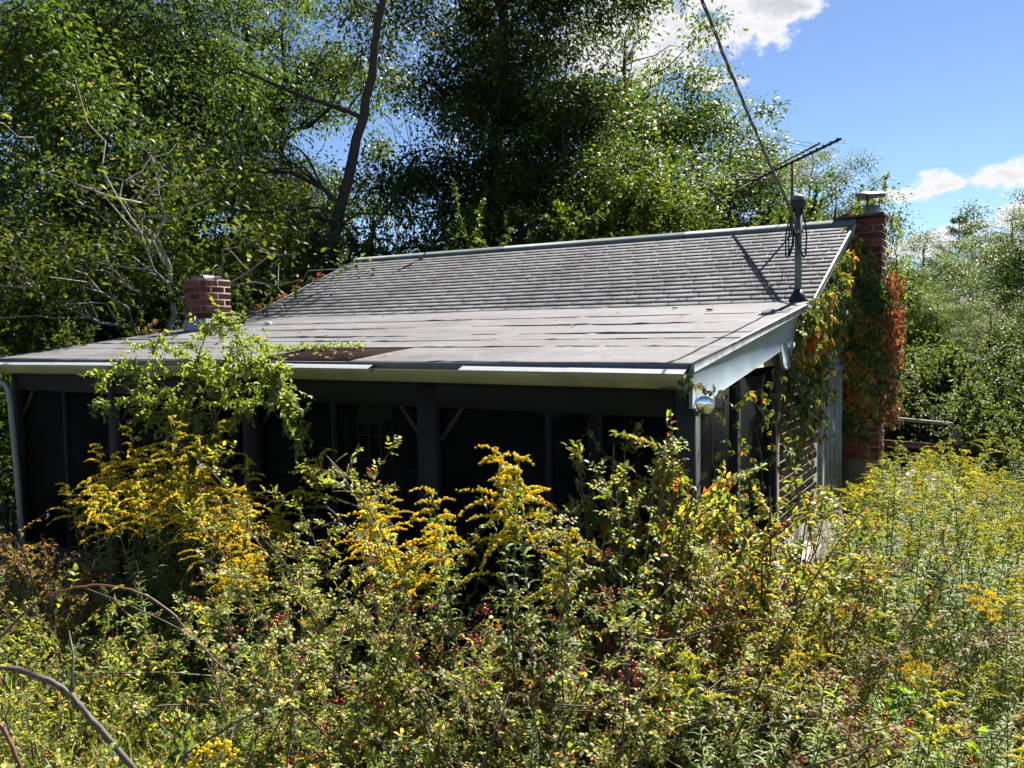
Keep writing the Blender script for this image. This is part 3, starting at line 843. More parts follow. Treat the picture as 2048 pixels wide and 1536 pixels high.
    while z < 3.4:
        y = 6.76-(k % 2)*.1
        while y < 9.62:
            a = max(y, 6.76); b_ = min(y+.2, 9.62); zc = z+.031
            inwin = b_ > wy0-.03 and a < wy1+.03 and z < wz1+.14 and z+.062 > wz0
            if b_-a > .05 and not inwin and z+.062 < roofz((a+b_)/2)-.10:
                brick(GW, (WX-.045, (a+b_)/2, zc), (.09, b_-a-.011, .062), BR2)
            y += .2
        z += .075; k += 1
    Hp('left_gable_wall', MB().prism([(6.72, 0), (12.0, 0), (12.0, 2.40), (YR, ZR-.08), (YB, ZB-.08), (6.72, roofz(6.72)-.08)], 0, WXL, WXL+.15), 'siding')
    Hp('rear_wall', MB().box(WXL+.16, WX-.17, 11.85, 12.0, 0, 2.3), 'siding')
    W = Hp('gable_window', MB().box(WX-.03, WX-.022, wy0+.1, wy1-.1, wz0+.1, wz1-.1), 'glass')
    e = WX+.012
    ob('window_frame', MB().box(WX-.05, e+.02, wy0, wy0+.07, wz0, wz1-.005), 'white', W)
    ob('window_frame', MB().box(WX-.05, e+.02, wy1-.07, wy1, wz0, wz1-.005), 'white', W)
    ob('window_head', MB().box(WX-.05, e+.035, wy0-.03, wy1+.03, wz1, wz1+.05), 'white', W)
    ob('lintel', MB().box(WX-.05, e+.006, wy0-.08, wy1+.06, wz1+.052, wz1+.12), 'flashing', W)
    ob('window_sill', MB().box(WX-.05, e+.05, wy0-.04, wy1+.04, wz0-.06, wz0), 'white', W)
    for yy in (8.67, 8.75): ob('mullion', MB().box(WX-.02, e+.004, yy, yy+.035, wz0+.002, wz1-.006), 'trim', W)
    ob('sash', MB().box(WX-.02, e-.002, 8.90, 9.30, wz0+.62, wz0+.67), 'trim', W)
    ob('sash_stile', MB().box(WX-.02, e, 8.95, 9.0, wz0+.002, wz1-.006), 'trim', W)
    ob('sash_stile', MB().box(WX-.02, e, 9.24, 9.30, wz0+.002, wz1-.006), 'trim', W)
    ob('blind', MB().box(WX-.018, WX-.012, 8.80, 8.94, wz0+.01, wz1-.1), 'white', W)

    # ---- chimney at the gable
    c0 = MB().box(-1.655, -1.215, 9.665, 10.085, 0, 3.545)
    C = Hp('gable_chimney', c0, 'mortar')
    brick_stack(C, -1.66, -1.205, 9.655, 10.095, .93, 3.55, BR1, 'FR')
    brick_stack(C, -1.66, -1.205, 9.655, 10.095, 3.255, 3.55, BR1, 'LB')
    ob('chimney_crown', MB().prism([(-1.70, 3.553), (-1.19, 3.572), (-1.19, 3.600), (-1.70, 3.575)], 1, 9.63, 10.12), 'rust', C)
    ob('flue_pipe', MB().lathe([(.078, 3.57), (.078, 3.70), (.070, 3.70), (.070, 3.57)], 18, (-1.345, 9.85, 0)), 'galv', C, sm=False)
    for a in (0.2, 2.3, 4.4):
        ob('cap_strut', MB().bar((-1.345+.078*cos(a), 9.85+.078*sin(a), 3.63), (-1.345+.085*cos(a), 9.85+.085*sin(a), 3.835), .014, .003), 'rust', C)
    V = []; n = 16
    for q, (rr_, z) in enumerate(((0.002, 3.855), (.09, 3.843), (.175, 3.815))):
        for i in range(n):
            a = i*2*pi/n; dent = .016*sin(2*a+.8)*(rr_/.17)+.006*sin(5*a)*(rr_/.17)
            V.append((-1.345+rr_*cos(a), 9.85+rr_*sin(a), z+dent))
    V += [(x, y, z-.004) for x, y, z in V]
    Q = []
    for l in (0, 1):
        for i in range(n):
            q_ = (l*n+i, l*n+(i+1) % n, (l+1)*n+(i+1) % n, (l+1)*n+i); Q.append(q_); Q.append(tuple(v+3*n for v in reversed(q_)))
    for i in range(n): Q.append((2*n+i, 2*n+(i+1) % n, 5*n+(i+1) % n, 5*n+i))
    ob('rain_cap', MB().add(V, None, Q), 'galv', C)

    # ---- chimney through the porch roof on the left
    x0, x1, y0, y1 = -8.31, -7.95, 6.33, 6.71
    C2 = Hp('roof_chimney', MB().box(x0+.008, x1-.008, y0+.008, y1-.008, 2.2, 3.02), 'mortar')
    brick_stack(C2, x0, x1, y0, y1, 2.565, 3.03, BR1)
    ob('chimney_crown', MB().prism([(x0+.05, 3.02), (x1-.06, 3.02), (x1-.10, 3.065), (x0+.08, 3.06)], 1, y0+.06, y1-.05), 'concrete', C2)
    fl = MB()
    for (pts) in ([(x0-.02, y0-.02, 2.38), (x1+.05, y0-.03, 2.385), (x1+.012, y0-.012, 2.56), (x0-.012, y0-.012, 2.55)],
                  [(x1+.05, y0-.03, 2.385), (x1+.055, y1+.06, 2.47), (x1+.012, y1+.012, 2.56), (x1+.012, y0-.012, 2.56)]):
        fl.add(pts, None, [(0, 1, 2, 3)])
    ob('chimney_flashing', fl, 'flashing', C2)
    return H
house()


# ------------------------------------------------------------------ things on and around the house
def small_things():
    # service mast with weatherhead
    mx, my = -1.608, 7.50
    m = thing('service_mast', 'grey metal service mast with domed weatherhead standing on the roof corner', 'mast', (mx, my, roofz(my)))
    ob('pipe', MB().tube([(mx, my, roofz(my)-.05), (mx, my, 3.36)], .030, 14), 'pipe', m, sm=False)
    ob('flashing_boot', MB().lathe([(.085, roofz(my)-.02), (.07, roofz(my)+.03), (.036, roofz(my)+.10), (.03, roofz(my)+.10)], 16, (mx, my, 0)), 'black', m)
    ob('weatherhead', MB().lathe([(.031, 3.34), (.036, 3.36), (.05, 3.40), (.064, 3.43), (.062, 3.46), (.05, 3.492), (.028, 3.51), (.001, 3.516)], 18, (mx, my-.012, 0)), 'dark_metal', m, sm=True)
    ob('cap', MB().lathe([(.0635, 3.462), (.052, 3.494), (.029, 3.513), (.001, 3.52)], 18, (mx, my-.012, 0)), 'pipe', m, sm=True)
    ob('clamp', MB().box(mx-.045, mx+.045, my-.05, my+.03, 3.18, 3.21), 'galv', m)
    for k, (dx, zz, q) in enumerate(((-.095, 2.97, .02), (-.06, 2.98, -.02), (.085, 2.96, .0))):
        s = 1 if dx > 0 else -1
        p = [(mx+s*.03, my-.05, 3.39), (mx+dx*.75, my-.07+q, 3.30), (mx+dx, my-.08+q, 3.15), (mx+dx*.95, my-.09+q, zz+.02), (mx+dx*.8, my-.10+q, zz), (mx+dx*.3, my-.11, zz+.10), (mx-.02, my-.10, 3.20)]
        ob('drip_loop', MB().tube(p, .0075, 6), 'black', m, sm=True)

    # twisted service cable to a pole behind the camera
    A = np.array([mx-.005, my-.06, 3.22]); P1 = np.array([-1.57, 6.34, 3.57]); P3 = np.array([-1.49, 4.51, 4.14]); P4 = np.array([-1.0, -8, 9.2])
    ctl = [A, np.array([-1.585, 6.9, 3.41]), P1, np.array([-1.53, 5.40, 3.85]), P3, np.array([-1.33, .5, 5.6]), P4]
    path = []
    for i in range(len(ctl)-1):
        a, b_ = ctl[max(i-1, 0)], ctl[i]; c, dd_ = ctl[i+1], ctl[min(i+2, len(ctl)-1)]
        n_ = 60 if i < 4 else 90
        for t in np.linspace(0, 1, n_, endpoint=False):
            path.append(.5*((2*b_)+(-a+c)*t+(2*a-5*b_+4*c-dd_)*t*t+(-a+3*b_-3*c+dd_)*t**3))
    path = np.array(path); ln = np.concatenate([[0], np.cumsum(np.linalg.norm(np.diff(path, axis=0), axis=1))])
    cb = thing('service_cable', 'twisted grey overhead electric cable running down to the roof mast', 'cable', tuple(A))
    for k in range(3):
        ph = ln*2*pi/.62+k*2*pi/3
        off = np.stack([np.cos(ph)*.0068, np.zeros_like(ph), np.sin(ph)*.0068], -1)
        ob('strand', MB().tube(path+off, .0050 if k else .0038, 5), 'cable', cb, sm=True)

    # television antenna
    bx, by = -2.09, 9.42
    an = thing('tv_antenna', 'old television antenna with thin broken elements above the roof ridge', 'antenna', (bx, by, ZR))
    ob('mast', MB().tube([(bx, by, ZR-.3), (bx, by, 4.20)], .014, 8), 'rust', an)
    b0 = Vector((-2.74, 10.15, 4.15)); b1 = Vector((-1.47, 8.68, 4.21)); bd = (b1-b0).normalized()
    pd = Vector((bd.y, -bd.x, 0)).normalized()*-1
    ob('boom', MB().bar(b0, b1, .02, .02), 'dark_metal', an)
    ob('boom', MB().bar(b0+(b1-b0)*.28+Vector((0, 0, .045)), b0+(b1-b0)*.80+Vector((0, 0, .055)), .014, .014), 'dark_metal', an)
    def el(f, l1, l2, sw, dz1=0, dz2=0, rad=.0025, mt='alu'):
        p = b0+(b1-b0)*f
        if l1: ob('element', MB().tube([p, p+pd*l1+bd*sw+Vector((0, 0, dz1))], rad, 5), mt, an)
        if l2: ob('element', MB().tube([p, p-pd*l2+bd*sw+Vector((0, 0, dz2))], rad, 5), mt, an)
    el(.03, .95, .50, .12, -.02, -.25); el(.10, .62, .90, .16, 0, -.05); el(.17, .5, .80, .18, 0, .02); el(.24, .55, .62, .14, -.03, 0); el(.31, .42, .55, .2, 0, .03); el(.40, .36, .38, .1)
    el(.47, .34, .34, .1); el(.54, .30, .28, .06, .02); el(.61, .27, .27, .05); el(.68, .24, .22, .04); el(.74, .2, .24, .03); el(.80, .25, .5, -.2, .0, .16); el(.86, .2, .44, -.12, 0, .10); el(.92, .16, .16, 0)
    p = b0+(b1-b0)*.62
    for (q0, q1) in (((.12, 0, -.14), (.42, .05, -.55)), ((.05, 0, -.2), (.60, -.02, -.40)), ((.12, 0, -.30), (.5, .1, -.22))):
        ob('broken_element', MB().tube([p+Vector(q0), p+Vector(q1)], .0042, 5), 'alu', an)
    ob('lead_wire', MB().tube([p+bd*.2, p+bd*.24+Vector((0, 0, -.1)), p+bd*.2+Vector((0, 0, -.2)), p+bd*.12+Vector((0, 0, -.3))], .004, 5), 'dark_metal', an)
    for f in np.linspace(.06, .97, 15):
        q = b0+(b1-b0)*f
        ob('insulator', MB().bar(q-Vector((0, 0, .016)), q+Vector((0, 0, .022)), .03, .018), 'dark_metal', an)

    # flood light under the porch corner
    c = Vector((-1.40, 4.30, 1.93)); aim = Vector((.10, -1, -.05)).normalized()
    fl = thing('flood_light', 'round glass flood light bulb hung at the porch corner among vine leaves', 'flood light', tuple(c))
    prof = [(.001, .006), (.03, .004), (.046, -.002), (.050, -.008), (.050, -.016), (.044, -.04), (.030, -.075), (.02, -.10), (.019, -.13), (.001, -.13)]
    def aimed(mb_):
        q = aim.to_track_quat('Z', 'Y').to_matrix(); V = np.concatenate(mb_.V)
        mb_.V = [V @ np.array(q).T+np.array(c)]; return mb_
    ob('lens', aimed(MB().lathe(prof[:4], 24)), 'mirror', fl, sm=True)
    ob('bulb', aimed(MB().lathe(prof[3:], 24)), 'alu', fl, sm=True)
    ob('socket', aimed(MB().lathe([(.026, -.09), (.028, -.16), (.001, -.165)], 16)), 'black', fl, sm=True)
    ob('arm', MB().tube([c-aim*.16, c-aim*.18+Vector((-.01, 0, .05)), Vector((-1.49, 4.5, 2.0))], .009, 6), 'black', fl)

    # lamps of the porch
    lp = thing('pendant_lamp', 'enamel pendant lamp hanging in the dark porch beside the thick post', 'lamp', (-3.60, 5.6, 1.9))
    ob('shade', MB().lathe([(.02, 1.90), (.035, 1.885), (.05, 1.84), (.115, 1.805), (.122, 1.797), (.115, 1.797), (.05, 1.83)], 24, (-3.60, 5.6, 0)), 'enamel', lp, sm=True)
    ob('globe', MB().lathe([(.105, 1.796), (.10, 1.778), (.07, 1.765), (.001, 1.76)], 24, (-3.60, 5.6, 0)), 'lens', lp, sm=True)
    ob('cord', MB().tube([(-3.60, 5.6, 1.89), (-3.60, 5.6, 2.26)], .006, 6), 'black', lp)
    gl = thing('globe_lamp', 'pale round globe lamp in the dark porch beneath the climbing bush', 'lamp', (-6.50, 5.55, 1.85))
    ob('globe', MB().lathe([(.001, 1.92)]+[(.07*sin(t), 1.85+.07*cos(t)) for t in np.linspace(.2, pi-.05, 12)], 20, (-6.50, 5.55, 0)), 'lens', gl, sm=True)
    ob('fitting', MB().lathe([(.035, 1.90), (.045, 1.95), (.03, 2.27)], 14, (-6.50, 5.55, 0)), 'black', gl)

    # debris on the roof
    def onroof(x, y, h=.012): return (x, y, roofz(y)+h)
    for i, (x, y, s, mt, lb) in enumerate(((-2.62, 7.20, .030, 'shim', 'small pale chip of debris lying below the shingles'),
                                          (-2.22, 6.95, .030, 'wood_brown', 'small dark twig piece lying on the roll roofing'),
                                          (-7.35, 6.72, .06, 'shim', 'pale curled bark scrap on the roof beside the brick chimney'))):
        mb = MB(); nn = 8
        V = [(s*cos(a)*(1+.3*sin(3*a+i)), s*.6*sin(a), h) for h in (0, s*.45) for a in np.arange(nn)*2*pi/nn]
        T = [(nn, nn+k, nn+k+1) for k in range(1, nn-1)]
        mb.add(V, T, [(k, (k+1) % nn, nn+(k+1) % nn, nn+k) for k in range(nn)])
        o = ob('roof_debris', mb, mt); o.location = onroof(x, y, .014); o.rotation_euler = (math.atan(SL), 0, i)
        tag(o, lb, 'debris')

    # deck railing behind the house
    dk = thing('deck', 'weathered grey wooden deck behind the house', 'deck', (-.8, 11.2, 0))
    for i in range(5):
        x = -1.15+i*.145; ob('deck_board', MB().box(x, x+.135, 10.15, 12.3, .44, .475), 'wood_grey', dk)
    ob('deck_rim', MB().box(-1.16, -.43, 10.10, 10.14, .24, .47), 'wood_grey', dk)
    ob('deck_post', MB().box(-.62, -.53, 11.95, 12.04, 0, .86), 'wood_brown', dk)
    ob('deck_post', MB().box(-.618, -.532, 11.952, 12.038, .862, 1.08), 'wood_grey', dk)
    ob('deck_rail', MB().bar((-1.45, 11.85, 1.20), (-.62, 12.0, 1.13), .09, .035), 'wood_grey', dk)
    ob('deck_rail', MB().bar((-1.45, 11.85, .86), (-.62, 12.0, .82), .04, .08), 'wood_brown', dk)
    ob('deck_rail', MB().bar((-.53, 12.0, .80), (.6, 12.1, .76), .04, .08), 'wood_brown', dk)

    # old planks leaning at the porch side
    o = ob('plank', MB().bar((-1.25, 4.55, .42), (-1.02, 5.25, 1.02), .10, .03), 'plank'); tag(o, 'pinkish weathered plank leaning in the bushes right of the porch', 'plank')
    o = ob('plank', MB().bar((-.80, 4.55, .35), (-.82, 4.66, .80), .10, .03, (1, 0, 0)), 'plank'); tag(o, 'short pale plank end standing among the goldenrod', 'plank')
small_things()


# ------------------------------------------------------------------ plant prototypes
def rvec(n, z=0.0, s=1.0):
    v = rng.normal(size=(n, 3))*s; v[:, 2] += z; return unit(v)


def sample_line(pts, n, lo=0., hi=1.):
    pts = np.asarray(pts, float); t = np.sort(rng.uniform(lo, hi, n))*(len(pts)-1)
    i = np.minimum(t.astype(int), len(pts)-2); f = (t-i)[:, None]
    return pts[i]*(1-f)+pts[i+1]*f, unit(pts[i+1]-pts[i])


def arc(p, dirv, length, droop, n=6, jit=.02):
    p = np.asarray(p, float); dv = unit(np.asarray(dirv, float)); out = [p]
    for k in range(n):
        dv = unit(dv+np.array([0, 0, -droop/n])+rng.normal(size=3)*jit); p = p+dv*length/n; out.append(p)
    return np.array(out)


def raceme(fl, p, az, up, L, droop, size):
    dv = np.array([cos(az)*cos(up), sin(az)*cos(up), sin(up)])
    pts = arc(p, dv, L, droop, 6, .04)
    n = int(L/.0032)
    c, tg = sample_line(pts, n, .08, 1)
    tt = np.linspace(0, 1, n)
    c = c+np.array([0, 0, .004])+rng.normal(size=(n, 3))*.0042*(1-.6*tt)[:, None]
    fl.octs(c, size*rng.uniform(.7, 1.25, n)*(1-.45*tt))
    return pts


def goldenrod(h, flower='gold_flower', leafmat='gold_leaf', nl=74, lw=.017, ll=.088, plume=12, lean=.12, lower=.12, flat=False, head=.22):
    st = MB(); lf = MB(); fl = MB()
    az = rng.uniform(0, 2*pi)
    stem = arc((0, 0, 0), (lean*cos(az), lean*sin(az), 1), h, -.02+.10*rng.random(), 8, .025)
    st.tube(stem, np.linspace(.0046, .0018, len(stem)), 5, False)
    P, tg = sample_line(stem, nl, lower, .93)
    n = len(P); k = np.arange(n); a = k*2.39996+rng.normal(size=n)*.3
    fr = np.linspace(0, 1, n)
    D = np.stack([np.cos(a), np.sin(a), rng.uniform(-.15, .55, n)], -1)
    L = ll*(1.05-.62*fr)*rng.uniform(.75, 1.2, n); L[:int(n*.15)] *= .8
    Nn = np.stack([rng.normal(size=n)*.35, rng.normal(size=n)*.35, np.ones(n)], -1)
    lf.leaves(P, D, Nn, L, lw*(1.05-.5*fr), MB.STRAP)
    if flat:
        z0 = h*.80
        for q in range(plume):
            p, _ = sample_line(stem, 1, .70, .88); a0 = rng.uniform(0, 2*pi); ln = h*rng.uniform(.10, .20)
            br = arc(p[0], (cos(a0)*.75, sin(a0)*.75, .9), ln, -.5, 4, .05); st.tube(br, .0013, 3, False)
            for s_ in range(4):
                c = br[-1]+rng.normal(size=3)*np.array([.022, .022, .010]); m = 15
                fl.octs(c+rng.normal(size=(m, 3))*np.array([.009, .009, .004]), .0042*rng.uniform(.6, 1.2, m))
                st.tube([br[-2], c], .0009, 3, False)
            m = 7; Pq, _ = sample_line(br, m, .1, .9); lf.leaves(Pq, rvec(m, .3), rvec(m, 1.5), .035, .005, MB.STRAP)
    else:
        for q in range(plume):
            f = q/max(1, plume-1)
            p, _ = sample_line(stem, 1, max(0, 1-head)+head*f*.93, max(0, 1-head)+head*f*.93+.03)
            a0 = az+rng.normal()*1.15+(pi if rng.random() < .25 else 0)
            pts = raceme(fl, p[0], a0, rng.uniform(.45, .9), (.17*(1-f)+.055)*rng.uniform(.75, 1.25)*(h/1.2), rng.uniform(.9, 1.7), .0060)
            st.tube(pts, .0012, 3, False)
            m = 5; Pq, _ = sample_line(pts, m, 0, .5); lf.leaves(Pq, rvec(m, .4), rvec(m, 1.5), .028, .008, MB.STRAP)
        raceme(fl, stem[-1], az, 1.0, .09, 1.6, .0058)
    parts = [('stem', pm(st, 'stem', 'stem')), ('leaves', pm(lf, leafmat, 'leaves'))]
    if fl.n: parts.append(('flower_head', pm(fl, flower, 'flower_head')))
    return Proto(parts)


def pinnate(lf, P, D, size, pairs=2, w=.56):
    """compound leaves: a terminal leaflet and pairs along a short stalk"""
    n = len(P)
    if n == 0: return
    D = unit(D); up = unit(np.stack([rng.normal(size=n)*.45, rng.normal(size=n)*.45, np.ones(n)], -1))
    S = unit(np.cross(D, up)); size = np.broadcast_to(size, (n,))
    for k in range(pairs):
        b = P+D*(size*(.55+.75*k))[:, None]
        for s in (-1, 1):
            lf.leaves(b, S*s+D*.55+rng.normal(size=(n, 3))*.12, up+rng.normal(size=(n, 3))*.25, size*rng.uniform(.8, 1.1, n), size*w, MB.OVAL)
    lf.leaves(P+D*(size*(.55+.75*pairs-.2))[:, None], D+np.array([0, 0, -.15]), up, size*1.15, size*w*1.1, MB.OVAL)


def rose_bush(h, spread, canes=15, leafsize=.0205, nleaf=58, hips=True, leafmat='rose_leaf', canemat='cane', seed=0, hipmat='hip', dens=1.0):
    st = MB(); lf = MB(); hp = MB(); cal = []
    for c in range(canes):
        a = rng.uniform(0, 2*pi); o = rng.uniform(.3, 1.0)
        base = np.array([cos(a)*.10, sin(a)*.10, 0])
        cane = arc(base, (cos(a)*o*.75, sin(a)*o*.75, 1.2), h*rng.uniform(1.0, 1.5)+spread*.35, rng.uniform(.9, 2.3), 10, .09)
        st.tube(cane, np.linspace(.0065, .002, len(cane)), 5, False)
        P, tg = sample_line(cane, int(nleaf*.35*dens), .25, 1)
        pinnate(lf, P, rvec(len(P), .25), leafsize*rng.uniform(.75, 1.2, len(P)), 2)
        ns = rng.integers(5, 9)
        SP, stg = sample_line(cane, ns, .30, .98)
        for p, t in zip(SP, stg):
            dv = unit(t*.6+rvec(1, .55)[0]); ln = rng.uniform(.12, .34)*(.6+.4*h)
            tw = arc(p, dv, ln, rng.uniform(.2, 1.0), 5, .12); st.tube(tw, np.linspace(.0028, .0012, len(tw)), 4, False)
            m = int(nleaf*.16*dens*ln/.2)+2
            Pq, tq = sample_line(tw, m, .1, 1); pinnate(lf, Pq, unit(tq*.5+rvec(m, .3)), leafsize*rng.uniform(.7, 1.2, m), 2)
            if hips and rng.random() < .55:
                k = rng.integers(3, 10); e = tw[-1]
                C = e+unit(rng.normal(size=(k, 3))+np.array([0, 0, .8]))*rng.uniform(.012, .04, k)[:, None]
                hp.spheres(C, rng.uniform(.0046, .0068, k))
                for q in C: st.tube([e, q], .0008, 3, False)
    parts = [('canes', pm(st, canemat, 'canes')), ('leaves', pm(lf, leafmat, 'leaves'))]
    if hp.n: parts.append(('rose_hips' if hipmat == 'hip' else 'berries', pm(hp, hipmat, 'rose_hips', True)))
    return Proto(parts)


def leafy_shrub(h, spread, stems=9, leaf=.045, per=26, leafmat='shrub_leaf', barkmat='cane', twigs=9, width=.52, dark=False, berries=False):
    st = MB(); lf = MB(); bb = MB()
    for c in range(stems):
        a = rng.uniform(0, 2*pi); o = rng.uniform(.05, .75)*spread/h
        stem = arc((cos(a)*.08, sin(a)*.08, 0), (cos(a)*o, sin(a)*o, 1), h*rng.uniform(.72, 1.05), rng.uniform(-.1, .5), 9, .07)
        st.tube(stem, np.linspace(.011, .003, len(stem)), 5, False)
        SP, stg = sample_line(stem, twigs, .25, 1.0)
        for p, t in zip(SP, stg):
            dv = unit(t*.5+rvec(1, .35)[0]); ln = rng.uniform(.14, .42)*spread
            tw = arc(p, dv, ln, rng.uniform(-.1, .6), 5, .10); st.tube(tw, np.linspace(.0035, .0012, len(tw)), 4, False)
            m = int(per*rng.uniform(.6, 1.3)); Pq, tq = sample_line(tw, m, .08, 1)
            Dq = unit(tq*.7+rvec(m, .12)); Nq = unit(rvec(m)*.55+np.array([0, 0, 1]))
            lf.leaves(Pq+rng.normal(size=(m, 3))*.008, Dq, Nq, leaf*rng.uniform(.6, 1.25, m), leaf*width*rng.uniform(.8, 1.1, m), MB.FOLD)
            if berries and rng.random() < .3:
                k = 8; bb.spheres(tw[-1]+rng.normal(size=(k, 3))*.018, .005)
    parts = [('stems', pm(st, barkmat, 'stems')), ('leaves', pm(lf, leafmat, 'leaves'))]
    if bb.n: parts.append(('berries', pm(bb, 'berry', 'berries', True)))
    return Proto(parts)


PR = {}


def protos():
    PR['gold'] = [goldenrod(rng.uniform(1.15, 1.45), plume=int(rng.integers(11, 16)), nl=92, leafmat='gold_leaf') for _ in range(5)]
    PR['meadow'] = [goldenrod(rng.uniform(1.1, 1.35), 'gold_green', 'gold_leaf_pale', nl=150, ll=.105, lw=.015, plume=int(rng.integers(9, 14)), lean=.10, head=.2) for _ in range(5)]
    PR['green'] = [goldenrod(rng.uniform(.8, 1.1), leafmat='gold_leaf_pale', nl=140, ll=.10, lw=.014, plume=0, lean=.16, lower=.08) for _ in range(4)]
    for p in PR['green']: p.parts = p.parts[:2]
    PR['flat'] = [goldenrod(rng.uniform(.75, 1.0), f, 'gold_leaf', nl=84, ll=.075, lw=.0065, plume=13, lean=.1, flat=True) for f in ('gold_flower', 'gold_orange', 'gold_flower', 'gold_orange')]
    PR['rose'] = [rose_bush(rng.uniform(.85, 1.1), 1.0) for _ in range(4)]
    PR['shrub'] = [leafy_shrub(1.45, .62, 16, .031, 44, berries=True, twigs=12), leafy_shrub(1.25, .72, 16, .029, 44, twigs=12), leafy_shrub(1.0, .8, 14, .030, 34, 'rose_leaf', twigs=11)]
    PR['russet'] = [leafy_shrub(.95, .75, 12, .030, 22, 'russet_leaf', twigs=11), rose_bush(1.0, 1.0, 12, .022, 34, True, 'russet_leaf')]
    PR['broad'] = [leafy_shrub(.55, .45, 4, .11, 7, 'broad_leaf', 'stem', 4, .5)]
    PR['under'] = [leafy_shrub(3.1, 1.7, 13, .066, 46, 'under', 'bark', 22, .5), leafy_shrub(2.6, 1.9, 13, .06, 46, 'under', 'bark', 22, .55), leafy_shrub(2.3, 1.6, 13, .056, 46, 'light', 'bark', 22, .5)]
    PR['weed'] = [leafy_shrub(.42, .4, 6, .035, 12, 'vine_leaf', 'stem', 4, .45), leafy_shrub(.35, .4, 6, .03, 12, 'rose_leaf', 'stem', 4, .5)]
protos()

CNT = 0


def put(kind, x, y, name, label, cat, s=1.0, group=None, i=None, tilt=.08, dz=0, skip=(), rz=None):
    ps = PR[kind]; p = ps[int(rng.integers(len(ps)))] if i is None else ps[i % len(ps)]
    return p.place(name, (x, y, gzf(x, y)-.015+dz), label, cat, (rng.normal()*tilt, rng.normal()*tilt, rng.uniform(0, 6.28) if rz is None else rz), s, group, skip)


